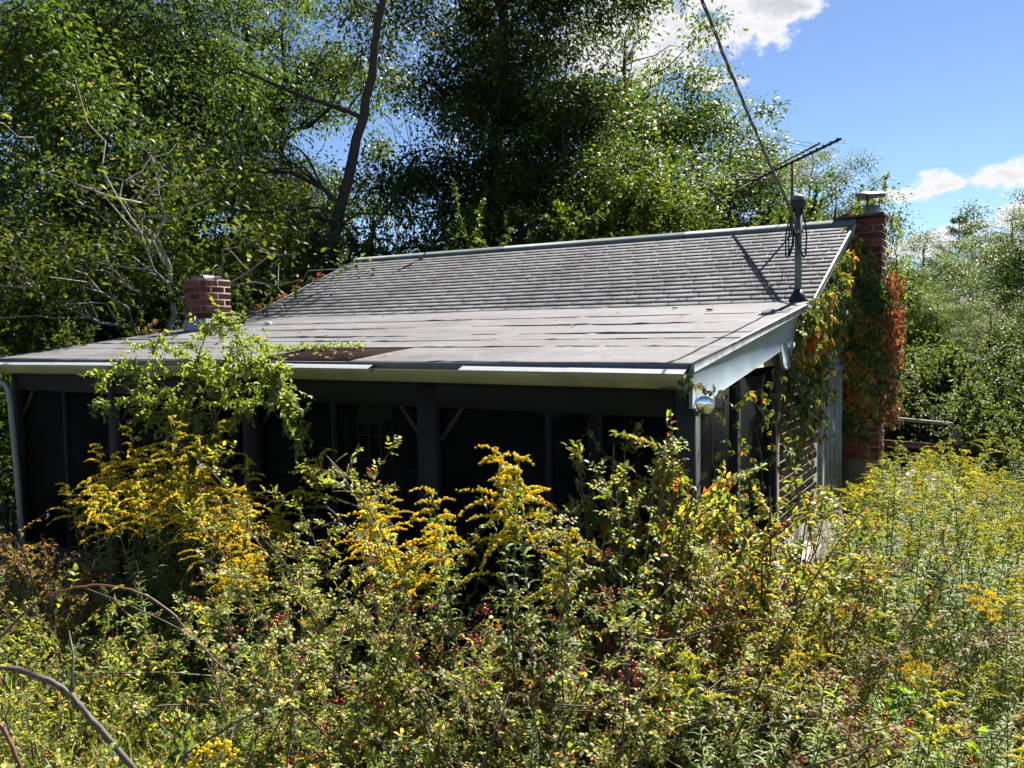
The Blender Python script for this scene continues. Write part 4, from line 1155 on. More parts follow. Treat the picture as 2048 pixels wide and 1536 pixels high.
# ------------------------------------------------------------------ planting
def planting():
    # --- meadow of goldenrod right of the house
    G = 'goldenrod stalks of the meadow right of the house'
    LBL = 'goldenrod stalk standing in the yellow-green meadow right of the house'
    pts = []
    tries = 0
    while len(pts) < 270 and tries < 15000:
        tries += 1
        y = rng.uniform(2.5, 10.4); x = rng.uniform(-.34*y, .06*y+.15)
        if y > 4.2 and x < -1.12: continue
        if y > 9.9 and x < -.55: continue
        if math.hypot(x+.38, y-4.75) < .33: continue
        if y < 4.2 and x < -1.0-.0*y: continue
        if min([1]+[math.hypot(x-a, y-b_) for a, b_ in pts]) < .135: continue
        pts.append((x, y))
    for x, y in pts:
        far = y > 5.2
        if far:
            put('meadow' if rng.random() < .9 else 'gold', x, y, 'goldenrod', LBL, 'wildflower', rng.uniform(.8, 1.18)*(1.0 if y < 7 else .84), G, tilt=.17, skip=('flower_head',) if rng.random() < .3 else ())
        else:
            k = rng.choice(['green']*7+['flat', 'meadow', 'meadow'])
            if k == 'meadow':
                put(k, x, y, 'goldenrod', LBL, 'wildflower', rng.uniform(.75, .9), G)
            elif k == 'flat':
                put(k, x, y, 'flat_topped_goldenrod', 'low flat-topped goldenrod with orange-yellow heads in the near right meadow', 'wildflower', rng.uniform(.8, 1.05), 'flat-topped goldenrod of the near meadow')
            else:
                put(k, x, y, 'leafy_stalk', 'green leafy stalk without flowers in the near right meadow', 'wild plant', rng.uniform(.65, 1.02), 'flowerless stalks of the near meadow', tilt=.18)
    # --- tall goldenrod clump in front of the porch, left
    G = 'goldenrod clump before the porch left of the door'
    n = 0
    for k in range(400):
        if n >= 52: break
        x = rng.uniform(-6.4, -3.2); y = rng.uniform(3.05, 3.9)
        if x > -1.06*y or x < -1.64*y: continue
        n += 1
        s = rng.uniform(1.05, 1.36)*(1.0-.35*abs(x/y+1.33))
        put('gold', x, y, 'goldenrod', 'tall goldenrod in the dense clump before the porch below the globe lamp', 'wildflower', s, G)
    for k in range(12):
        x = rng.uniform(-4.2, -2.9); y = rng.uniform(2.9, 3.7)
        put('flat', x, y, 'flat_topped_goldenrod', 'flat-topped goldenrod before the dark porch door', 'wildflower', rng.uniform(1.0, 1.25), 'flat-topped goldenrod before the door')
    for k in range(26):
        x = rng.uniform(-5.9, -3.0); y = rng.uniform(2.6, 4.0)
        put('green', x, y, 'leafy_stalk', 'green leafy stalk at the foot of the goldenrod before the porch', 'wild plant', rng.uniform(.65, 1.0), 'leafy stalks before the porch')
    # --- goldenrod before the middle posts
    for k, (x, y, s) in enumerate(((-2.6, 3.2, 1.08), (-2.42, 3.1, 1.15), (-2.28, 3.05, 1.2), (-2.15, 2.95, 1.1), (-2.35, 2.9, 1.0), (-1.98, 3.1, 1.3), (-1.85, 3.05, 1.4), (-1.74, 2.95, 1.42), (-1.62, 3.05, 1.38), (-1.9, 2.85, 1.22), (-2.85, 3.15, .95), (-1.55, 2.85, 1.15))):
        put('gold', x, y, 'goldenrod', 'goldenrod with arching yellow sprays before the thick porch post', 'wildflower', s, 'goldenrod before the thick porch post')
    # --- yellowing shrubs at the porch corner
    for k, (x, y, s, lb) in enumerate(((-1.62, 3.78, 1.32, 'tallest yellowing shrub, reaching the gutter left of the flood light'), (-1.78, 3.75, .7, 'yellowing shrub at the foot of the tallest shrub by the porch corner'),
                                       (-1.14, 4.35, 1.16, 'yellow-leaved shrub right of the flood light below the red creeper'), (-1.36, 3.85, .85, 'shrub with yellow and pink leaves below the flood light'),
                                       (-1.02, 4.85, .95, 'yellow-green shrub at the side of the porch beneath the gable window'), (-1.45, 3.3, .78, 'pale yellow shrub between the arching goldenrod and the flood light'), (-1.22, 3.7, .82, 'yellow shrub with many orange leaves in front of the porch corner post'), (-1.55, 4.0, 1.15, 'slender yellowing shrub against the gutter beside the flood light'))):
        put('shrub', x, y, 'shrub', lb, 'shrub', s, i=0 if k in (0, 2, 7) else 1, tilt=.03)
    for k, (x, y, s, lb) in enumerate(((-1.25, 3.35, 1.1, 'russet brown twiggy bush before the porch corner'), (-.98, 3.75, 1.0, 'russet brown twiggy bush left of the pinkish plank'), (-1.5, 3.6, 1.05, 'russet bush directly below the tallest yellowing shrub'), (-1.12, 4.1, .95, 'russet bush beneath the shrub right of the flood light'), (-1.65, 2.95, .95, 'olive brown twiggy bush between the rose bushes in the centre'), (-1.15, 2.9, .95, 'olive brown twiggy bush beside the curved dark cane'))):
        put('russet', x, y, 'bush', lb, 'bush', s, i=k)
    # --- rose bushes with hips through the foreground
    roses = [(-2.75, 3.05, 1.0, 'rose bush with red hips before the dark porch door'), (-2.25, 2.85, 1.05, 'rose bush thick with red hips in the middle foreground'),
             (-1.85, 2.85, .95, 'rose bush with red hips below the arching goldenrod'), (-1.65, 2.45, .95, 'dense rose bush in the centre of the foreground'),
             (-2.35, 2.2, .82, 'rose bush with yellowing leaves at the lower middle'), (-1.30, 2.75, 1.0, 'dark twiggy rose bush at the left edge of the near meadow'),
             (-1.25, 2.15, .85, 'rose bush with scattered hips at the bottom of the picture, centre'),
             (-1.9, 1.75, .72, 'nearest rose bush at the bottom of the picture left of centre')]
    for k, (x, y, s, lb) in enumerate(roses): put('rose', x, y, 'rose_bush', lb, 'rose bush', s, i=k, tilt=.05)
    for k, (x, y, s, lb) in enumerate(((-4.75, 2.75, 1.0, 'brown-leaved bush before the downspout at the left'), (-5.6, 3.2, 1.1, 'brown-leaved bush below the left gutter end'))):
        put('russet', x, y, 'bush', lb, 'bush', s, i=k)
    for k, (x, y, s, lb) in enumerate(((-3.55, 1.95, 1.0, 'yellow-green rose bush at the left picture edge, upper'), (-2.75, 1.42, .78, 'yellow-green rose bush at the left picture edge, lower'))):
        put('shrub', x, y, 'bush', lb, 'bush', s*.75, i=2)
    for k, (x, y, s, lb) in enumerate(((-.55, 4.55, 1.0, 'bright green broad-leaved plant right of the short plank'), (-.35, 4.3, .9, 'bright green broad-leaved plant farthest right in the meadow'), (-.9, 4.2, .8, 'bright green broad-leaved plant below the pinkish plank'))):
        put('broad', x, y, 'broad_leaved_plant', lb, 'wild plant', s)
    # --- low weeds in the clearing
    for k in range(44):
        x = rng.uniform(-4.6, -.6); y = rng.uniform(1.5, 3.4)
        if x < -1.96*y-.2: continue
        put('weed', x, y, 'weed', 'low green weed in the grass of the clearing', 'weed', rng.uniform(.7, 1.4), 'low weeds of the clearing')
    for k in range(30):
        x = rng.uniform(-2.6, -.5); y = rng.uniform(1.9, 3.1)
        put('green', x, y, 'leafy_stalk', 'narrow leafy stalk between the foreground rose bushes', 'wild plant', rng.uniform(.55, .8), 'leafy stalks between the rose bushes')
    # --- dry seed stalk before the door
    d_ = thing('dry_stalk', 'bare dry seed stalk leaning before the porch door', 'wild plant', (-2.2, 3.1, .1))
    main = np.array([(-2.35, 3.1, .75), (-2.62, 3.15, 1.18), (-2.95, 3.2, 1.56), (-3.1, 3.22, 1.68)])
    ob('stem', MB().tube(main, np.linspace(.004, .0015, 4), 5), 'dry', d_)
    for t in np.linspace(.35, .9, 9):
        p, tg = sample_line(main, 1, t, t+.001)
        ob('pod', MB().tube(arc(p[0], rvec(1, .3)[0]+np.array([-.4, 0, .4]), .12, .2, 4), .0015, 4), 'dry', d_)
planting()


def near_canes():
    """thorny canes close to the camera at the left"""
    def cane(name, label, pts, rad, mat, leaf, nl, lm, side=None):
        t = thing(name, label, 'cane', tuple(pts[0]))
        pts = np.array(pts, float)
        tt = np.linspace(0, len(pts)-1, len(pts)*5); i = np.minimum(tt.astype(int), len(pts)-2); f = (tt-i)[:, None]
        f = f*f*(3-2*f)*.35+f*.65
        sm_ = pts[i]*(1-f)+pts[i+1]*f
        k = np.ones(5)/5
        sm2 = sm_.copy()
        for ax in range(3): sm2[2:-2, ax] = np.convolve(sm_[:, ax], k, 'valid')
        sm2 += rng.normal(size=sm2.shape)*.0012
        rr_ = np.linspace(rad[0], rad[1], len(sm2))*(1+.12*np.sin(np.arange(len(sm2))*2.1))
        ob('stem', MB().tube(sm2, rr_, 8), mat, t, sm=True)
        th = MB(); P, tg = sample_line(sm2, 14, .02, .98); D = unit(np.cross(tg, rvec(14)))
        for p, q in zip(P, D): th.tube([p, p+q*rad[0]*1.0, p+q*rad[0]*2.2], [rad[0]*.5, rad[0]*.25, .0004], 4)
        ob('thorns', th, mat, t)
        lf = MB(); tw = MB(); P, tg = sample_line(sm2, nl, .05, 1); D = unit(rvec(nl, .25)+tg*.4)
        for p, q in zip(P, D): tw.tube([p, p+q*leaf*1.6], .0009, 3, False)
        pinnate(lf, P+D*leaf*.3, D, leaf*rng.uniform(.7, 1.2, nl), 2, .6)
        if side:
            for s in side: tw.tube(np.array(s), [.0028, .0022, .0015][:len(s)], 6)
        ob('leaves', lf, lm, t); ob('twigs', tw, mat, t)
    gy = lambda x, y: gzf(x, y)
    cane('rose_cane', 'thick dark thorny cane arching across the lower left corner', [(-1.72, .73, 1.70), (-1.66, .77, 1.7), (-1.57, .83, 1.68), (-1.51, .86, 1.65), (-1.46, .88, 1.59), (-1.42, .91, 1.53), (-1.36, .94, 1.42), (-1.30, .98, 1.20), (-1.27, 1.0, gy(-1.27, 1.0))], (.0052, .0066), 'cane_grey', .017, 12, 'rose_leaf',
         [[(-1.50, .865, 1.645), (-1.53, .89, 1.70), (-1.56, .90, 1.74)]])
    cane('rose_cane', 'thin reddish cane arching over the clearing above the thick dark cane', [(-2.2, .80, gy(-2.2, .8)), (-2.1, .88, 1.45), (-1.95, .97, 1.64), (-1.86, 1.02, 1.73), (-1.8, 1.1, 1.745), (-1.72, 1.15, 1.73), (-1.65, 1.19, 1.68), (-1.59, 1.22, 1.6), (-1.52, 1.26, 1.52)], (.0035, .0022), 'cane_red', .016, 16, 'rose_leaf')
    cane('rose_cane', 'red cane rising at the bottom of the left picture edge', [(-1.22, .72, gy(-1.22, .72)), (-1.29, .69, 1.5), (-1.31, .68, 1.61), (-1.34, .67, 1.68), (-1.37, .66, 1.72), (-1.40, .65, 1.80)], (.004, .003), 'cane_red', .016, 7, 'rose_leaf')
    cane('rose_cane', 'brown twig crossing the bottom of the clearing', [(-1.66, 1.15, gy(-1.66, 1.15)), (-1.65, 1.16, 1.31), (-1.56, 1.22, 1.39), (-1.5, 1.26, 1.43), (-1.43, 1.31, 1.48)], (.004, .002), 'cane', .015, 8, 'rose_leaf')
    cane('rose_cane', 'curved dark cane lying over the left side of the near meadow', [(-1.06, 2.33, gy(-1.0, 2.3)), (-1.03, 2.36, 1.1), (-1.0, 2.38, 1.36), (-0.92, 2.43, 1.335), (-0.82, 2.49, 1.37), (-0.73, 2.54, 1.4), (-0.61, 2.62, 1.41)], (.004, .0022), 'cane', .014, 5, 'rose_leaf')
    hb = thing('rose_hip_branch', 'pale bare branch ending in a cluster of large red rose hips', 'branch', (-1.25, 1.9, .4))
    pts = np.array([(-1.3, 1.85, gy(-1.3, 1.85)), (-1.25, 1.88, 1.1), (-1.18, 1.92, 1.31), (-1.08, 1.97, 1.28), (-0.99, 2.03, 1.27), (-0.91, 2.07, 1.32), (-0.89, 2.09, 1.35)])
    ob('stem', MB().tube(pts, np.linspace(.0042, .0018, 7), 6), 'cane_grey', hb, sm=True)
    C = pts[-1]+unit(rng.normal(size=(11, 3))+np.array([0, 0, .4]))*rng.uniform(.015, .045, 11)[:, None]
    ob('rose_hips', MB().spheres(C, .0075), 'hip', hb, sm=True)
    tw = MB()
    for q in C: tw.tube([pts[-1], q], .0009, 3)
    ob('twigs', tw, 'cane', hb)
    # goldenrod spray near the lens
    g = thing('goldenrod', 'bright yellow goldenrod spray close to the camera at the bottom left', 'wildflower', (-1.09, .76, .7))
    ob('stem', MB().tube([(-1.10, .75, gy(-1.1, .75)), (-1.09, .755, 1.3), (-1.075, .768, 1.60), (-1.04, .79, 1.675), (-1.01, .81, 1.69), (-1.0, .82, 1.67)], .0016, 6), 'stem', g)
    fl = MB(); c, _ = sample_line([(-1.085, .76, 1.585), (-1.065, .775, 1.635), (-1.04, .79, 1.678), (-1.01, .81, 1.692), (-1.0, .82, 1.668)], 170, 0, 1)
    fl.octs(c+rng.normal(size=(170, 3))*.0045, .0032*rng.uniform(.7, 1.3, 170)); ob('flower_head', fl, 'gold_flower', g)
    lf = MB(); P, _ = sample_line([(-1.10, .75, 1.0), (-1.08, .765, 1.58)], 18); lf.leaves(P, rvec(18, .2), rvec(18, 1.5), .06, .011, MB.STRAP); ob('leaves', lf, 'gold_leaf', g)
near_canes()


def climbers():
    # bush climbing over the gutter
    c = thing('climbing_bush', 'leafy climbing bush sprawling over the gutter and hanging from the eave', 'climbing plant', (-5.1, 4.0, 0))
    strands = [[(-5.15, 3.98, 0), (-5.23, 4.0, .73), (-5.23, 4.0, 1.3), (-5.23, 4.02, 1.86), (-5.18, 4.05, 2.16), (-5.09, 4.08, 2.42), (-4.92, 4.1, 2.45), (-4.8, 4.1, 2.27)],
               [(-5.05, 3.95, 0), (-4.97, 3.95, 1.14), (-4.9, 3.95, 1.7), (-4.67, 3.95, 2.06), (-4.36, 3.95, 2.17), (-4.25, 3.95, 2.0), (-4.16, 3.95, 1.83), (-4.05, 3.95, 1.65)],
               [(-5.13, 4.0, 1.0), (-5.13, 4.0, 1.49), (-5.4, 4.0, 1.9), (-5.75, 4.0, 2.08), (-6.13, 4.0, 2.08), (-6.58, 4.0, 2.01)],
               [(-5.06, 3.95, 1.2), (-5.06, 3.95, 1.69), (-5.45, 3.95, 1.86), (-5.82, 3.95, 1.85), (-6.41, 3.95, 1.81)],
               [(-5.03, 4.05, 1.0), (-5.03, 4.05, 1.49), (-5.06, 4.07, 1.94), (-5.33, 4.1, 2.18), (-5.75, 4.15, 2.27), (-6.13, 4.2, 2.26)],
               [(-5.08, 4.0, 1.1), (-5.08, 4.0, 1.5), (-4.74, 4.0, 1.73), (-4.48, 4.0, 1.89), (-4.28, 4.0, 2.03)],
               [(-5.2, 4.1, 1.9), (-5.0, 4.15, 2.15), (-4.85, 4.2, 2.26), (-4.6, 4.25, 2.24)],
               [(-4.36, 3.95, 2.17), (-4.2, 3.93, 2.05), (-4.13, 3.92, 1.85), (-4.02, 3.92, 1.58)],
               [(-4.4, 3.97, 2.17), (-4.28, 3.93, 2.08), (-4.18, 3.9, 1.95), (-4.0, 3.9, 1.88)],
               [(-5.2, 4.0, 1.2), (-5.4, 3.98, 1.6), (-5.55, 3.96, 1.75), (-5.85, 3.95, 1.70)]]
    st = MB(); lf = MB()
    for k, s in enumerate(strands):
        s = np.array(s, float); tt = np.linspace(0, len(s)-1, len(s)*4); i = np.minimum(tt.astype(int), len(s)-2); f = (tt-i)[:, None]
        p = s[i]*(1-f)+s[i+1]*f+rng.normal(size=(len(tt), 3))*.008
        st.tube(p, np.linspace(.007, .002, len(p)), 5, False)
        L = np.linalg.norm(np.diff(s, axis=0), axis=1).sum()
        m = int(L*26); P, tg = sample_line(p, m, .3 if k < 2 else .12, 1)
        for q, t in zip(P, tg):
            tw = arc(q, unit(t*.6+rvec(1, .2)[0]), rng.uniform(.06, .22), rng.uniform(0, .8), 4, .1); st.tube(tw, .0014, 3, False)
            w = 16; Pq, tq = sample_line(tw, w, 0, 1)
            lf.leaves(Pq+rng.normal(size=(w, 3))*.006, unit(tq*.5+rvec(w, .1)), unit(rvec(w)*.6+np.array([0, 0, 1])), (.042*rng.uniform(.6, 1.25, w)), .021, MB.FOLD)
    ob('stems', st, 'cane', c); ob('leaves', lf, 'vine_leaf', c)
    # row of seedlings on the rotten roof edge
    t = thing('roof_weed', 'row of small yellow-green weeds rooted on the rotten roof patch', 'weed', (-4.9, 4.95, roofz(4.95)))
    lf = MB(); n = 420
    f = rng.uniform(0, 1, n); P = np.stack([-5.35+f*.95, 4.78+.20*f+rng.normal(size=n)*.035, np.zeros(n)], -1)
    P[:, 2] = [roofz(y)+.015+abs(rng.normal())*.016 for y in P[:, 1]]
    lf.leaves(P, rvec(n, .5), unit(rvec(n)*.6+np.array([0, 0, 1])), .03*rng.uniform(.6, 1.2, n), .016, MB.FOLD); ob('leaves', lf, 'vine_leaf', t)
    st = MB(); st.tube([(-5.35, 4.78, roofz(4.78)+.012), (-4.9, 4.88, roofz(4.88)+.012), (-4.4, 4.98, roofz(4.98)+.012)], .004, 4); ob('stems', st, 'cane', t)

    # Virginia creeper: five leaflets from one point, hanging
    def palmate(lf, P, out, size):
        n = len(P); out = np.broadcast_to(np.asarray(out, float), (n, 3))
        dn = unit(out*.45+np.array([0, 0, -1])+rng.normal(size=(n, 3))*.3); nr = unit(out+rng.normal(size=(n, 3))*.35)
        sd_ = unit(np.cross(dn, nr)); nr = np.cross(sd_, dn)
        for a, l in ((0, 1.0), (.62, .92), (-.62, .92), (1.25, .7), (-1.25, .7)):
            D = dn*cos(a)+sd_*sin(a)+rng.normal(size=(n, 3))*.10
            lf.leaves(P, D, nr+rng.normal(size=(n, 3))*.2, size*l, size*l*.42, MB.FOLD)

    def creeper(name, label, paths, out, mat, perm=75, size=.062, base=(0, 0, 0), thick=.035):
        t = thing(name, label, 'creeper', base)
        st = MB(); lf = MB()
        for p in paths:
            p = np.array(p, float); tt = np.linspace(0, len(p)-1, len(p)*4); i = np.minimum(tt.astype(int), len(p)-2); f = (tt-i)[:, None]
            q = p[i]*(1-f)+p[i+1]*f+rng.normal(size=(len(tt), 3))*.012
            st.tube(q, np.linspace(.006, .002, len(q)), 4, False)
            L = np.linalg.norm(np.diff(p, axis=0), axis=1).sum(); m = int(L*perm)
            P, _ = sample_line(q, m, .02, 1)
            P = P+rng.normal(size=(m, 3))*.045+np.asarray(out)*np.abs(rng.normal(size=(m, 1)))*thick
            palmate(lf, P, out, size*rng.uniform(.6, 1.15, m))
        ob('stems', st, 'cane', t); ob('leaves', lf, mat, t); return t
    X = WX+.03
    wall = []
    for y in np.linspace(6.85, 8.02, 10):
        top = roofz(y)-.10
        wall.append([(X+.03, y+rng.normal()*.05, top), (X+.05, y+rng.normal()*.06, (top+1.7)/2+.15), (X+.04, y+rng.normal()*.06, rng.uniform(1.05, 1.75))])
    for y in np.linspace(8.2, 9.5, 12):      # under the rake above the window
        top = roofz(y)-.09
        wall.append([(X+.03, y+rng.normal()*.03, top), (X+.05, y+.02, top-rng.uniform(.15, .5)), (X+.04, y, max(2.2, top-rng.uniform(.5, .95)))])
    wall.append([(X+.05, 6.75, 2.35), (X+.07, 7.6, 2.45), (X+.06, 8.5, 2.85), (X+.05, 9.4, 3.25)])
    wall.append([(X+.10, 6.9, 2.45), (X+.09, 7.35, 2.50), (X+.09, 8.0, 2.72), (X+.07, 9.0, 3.12)])
    creeper('creeper', 'red and orange creeper covering the brick gable under the roof edge', wall, (1, 0, 0), 'creeper_leaf', 95, .08, (X, 7.6, 0))
    por = [[(-1.50, y+rng.normal()*.05, z0), (-1.50, y+rng.normal()*.06, (z0+1.2)/2), (-1.5, y, rng.uniform(1.0, 1.45))] for y, z0 in ((4.75, 1.98), (5.0, 1.95), (5.3, 2.02), (5.9, 2.03), (6.2, 2.02), (6.5, 2.02), (6.7, 2.1))]
    por.append([(-1.47, 4.45, 2.03), (-1.42, 4.40, 1.99), (-1.37, 4.33, 2.0), (-1.30, 4.3, 1.95)])
    por.append([(-1.62, 4.25, 2.02), (-1.52, 4.27, 2.0), (-1.44, 4.3, 2.03), (-1.40, 4.45, 2.04)])
    creeper('creeper', 'dark green creeper hanging over the shaded side of the porch', por, (.7, -.5, 0), 'creeper_leaf', 22, .055, (-1.5, 5.4, 0))
    ch = []
    for x in np.linspace(-1.56, -1.23, 8):
        top = 3.30 if x < -1.36 else (3.2 if x < -1.28 else 3.0)
        ch.append([(x, 9.62, top-rng.uniform(0, .12)), (x+rng.normal()*.03, 9.60, 2.3), (x+rng.normal()*.03, 9.60, rng.uniform(1.1, 1.7))])
    creeper('creeper', 'orange and green creeper covering the front of the gable chimney', ch, (.25, -1, 0), 'creeper_leaf', 125, .08, (-1.4, 9.6, 0))
    ch = []
    for y in np.linspace(9.62, 10.1, 6):
        ch.append([(-1.17, y, 3.05-rng.uniform(0, .4)), (-1.15, y+rng.normal()*.04, 2.2), (-1.15, y+rng.normal()*.04, rng.uniform(1.2, 1.6))])
    creeper('creeper', 'dark red creeper along the outer edge of the gable chimney', ch, (1, -.4, 0), 'creeper_red', 80, .07, (-1.15, 9.85, 0))
    ch = [[(-1.16, y, 3.60), (-1.13, y+.02, 3.45), (-1.12, y, 3.28-rng.uniform(0, .15))] for y in (9.75, 9.85, 9.95)]
    creeper('creeper', 'small yellow-green creeper tuft at the top of the gable chimney', ch, (1, -.3, .3), 'vine_leaf', 60, .045, (-1.15, 9.85, 3.3))
    # red creeper on the far left rake
    ch = [[(-8.68, y, roofz(y)+.02), (-8.70, y+.25, roofz(y+.25)+.03)] for y in (7.6, 8.0, 8.4, 8.8)]
    creeper('creeper', 'red creeper leaves peeking over the far left roof edge', ch, (-.5, 0, .6), 'creeper_red', 40, .05, (-8.7, 8.2, 2.6))
    ch = [[(-8.62, y, roofz(y)+.03), (-8.60, y+.2, roofz(y+.2)+.04)] for y in (5.9, 6.05)]
    creeper('creeper', 'dry brown creeper leaves beside the roof chimney', ch, (-.3, 0, .8), 'litter', 50, .05, (-8.6, 6, 2.35))
climbers()


def roof_litter():
    mb = MB(); n = 90
    y = np.concatenate([rng.uniform(4.5, 9.3, 50), rng.uniform(4.4, 4.9, 40)]); x = np.concatenate([rng.uniform(-8.4, -1.7, 50), rng.uniform(-5.3, -3.8, 40)])
    z = np.array([roofz(v)+.020 for v in y])
    mb.leaves(np.stack([x, y, z], -1), rvec(n)*np.array([1, 1, .25]), unit(rvec(n)*.4+np.array([0, -.2, 1])), rng.uniform(.02, .05, n), .02, MB.FOLD)
    o = ob('roof_leaf_litter', mb, 'litter'); tag(o, 'few dry leaves scattered over the roof', 'litter', None, 'stuff')
roof_litter()


# ------------------------------------------------------------------ trees
def tree_mesh(trunk, blobs, per, leaf, spread, leafmat, barkmat='bark', limbs=9, droop=.25, width=.5, flatz=.6, bough=.78):
    """trunk [(x,y,z,r)], blobs [(cx,cy,cz,rx,ry,rz,n)]"""
    tk = MB(); br = MB(); lf = MB()
    trunk = np.array(trunk, float)
    tt = np.linspace(0, len(trunk)-1, len(trunk)*4); i = np.minimum(tt.astype(int), len(trunk)-2); f = (tt-i)[:, None]
    tr = trunk[i]*(1-f)+trunk[i+1]*f
    tr[1:, :2] += rng.normal(size=(len(tr)-1, 2))*.03
    tk.tube(tr[:, :3], tr[:, 3], 10)
    C = []
    for (cx, cy, cz, rx, ry, rz, n) in blobs:
        nb = max(3, n//5)                      # boughs, each carrying a tight group of leaf clusters
        v = unit(rng.normal(size=(nb, 3)))*(rng.uniform(0.05, 1, nb)**(1/2.6))[:, None]
        bc = np.array([cx, cy, cz])+v*np.array([rx, ry, rz])
        k = rng.integers(nb, size=n); sg = bough*rng.uniform(.6, 1.2, nb)[k][:, None]
        C.append(bc[k]+rng.normal(size=(n, 3))*np.array([1, 1, .45])*sg)
    C = np.concatenate(C); n = len(C)
    nodes = [tr[:, :3]]; rads = [tr[:, 3]*.45]
    def attach(e, P, R, bend=.22):
        hd = np.linalg.norm(P[:, :2]-e[:2], axis=1); dz = e[2]-P[:, 2]
        cost = np.linalg.norm(P-e, axis=1)+np.where(dz < .25*hd, (.25*hd-dz)*2.5, 0)
        k = int(np.argmin(cost)); a = P[k]; L = np.linalg.norm(e-a); m = 6
        s = np.linspace(0, 1, m)[:, None]
        p = a+(e-a)*s; p[:, 2] += np.sin(s[:, 0]*pi)*L*bend*.3; p[1:-1] += rng.normal(size=(m-2, 3))*L*.05
        return p, max(.007, min(R[k]*.8, .008+.010*L))
    order = rng.permutation(n)
    main = order[:limbs]
    P0 = tr[:, :3]; R0 = tr[:, 3]*.6
    LP = [P0]; LR = [R0]
    for k in main:
        p, r_ = attach(C[k], P0, R0); rr_ = np.linspace(r_*1.4, r_*.5, len(p)); br.tube(p, rr_, 6, False); LP.append(p[1:]); LR.append(rr_[1:])
    P1 = np.concatenate(LP); R1 = np.concatenate(LR)
    for k in order[limbs:]:
        p, r_ = attach(C[k], P1, R1); br.tube(p, np.linspace(r_, .004, len(p)), 4, False)
    # leaves
    m = n*per
    c = np.repeat(C, per, 0); sp = np.repeat(spread*rng.uniform(.6, 1.35, n), per)[:, None]
    off = rng.normal(size=(m, 3))*np.array([1, 1, flatz])
    P = c+off*sp
    D = unit(off*.6+rvec(m)*.8+np.array([0, 0, -droop])); Nn = unit(rvec(m)*.75+np.array([0, 0, 1]))
    s = leaf*rng.uniform(.6, 1.3, m)
    lf.leaves(P, D, Nn, s, s*width, MB.DIAM)
    return Proto([('trunk', pm(tk, barkmat, 'trunk', True)), ('branches', pm(br, barkmat, 'branches', True)), ('crown', pm(lf, leafmat, 'crown'))])


def conifer(h):
    tk = MB(); lf = MB(); br = MB()
    tk.tube([(0, 0, 0), (0, 0, h)], [.25, .03], 8)
    for k in range(70):
        z = h*(.25+.75*rng.uniform(0, 1)); L = (h-z)*.42+.5; a = rng.uniform(0, 2*pi); L *= rng.uniform(.7, 1.1)
        p = arc((0, 0, z), (cos(a), sin(a), .25), L, -.25, 5, .05); br.tube(p, np.linspace(.04, .01, len(p)), 4, False)
        m = 130; P, tg = sample_line(p, m, .25, 1); sd_ = unit(np.cross(tg, [0, 0, 1]))*rng.uniform(-1, 1, (m, 1))*.45
        P = P+sd_+rng.normal(size=(m, 3))*.07
        lf.leaves(P, unit(sd_+tg*.4+rvec(m, .2)*.4), rvec(m, 1.2), .26, .05, MB.DIAM)
    return Proto([('trunk', pm(tk, 'bark', 'trunk')), ('branches', pm(br, 'bark', 'branches')), ('crown', pm(lf, 'pine', 'crown'))])


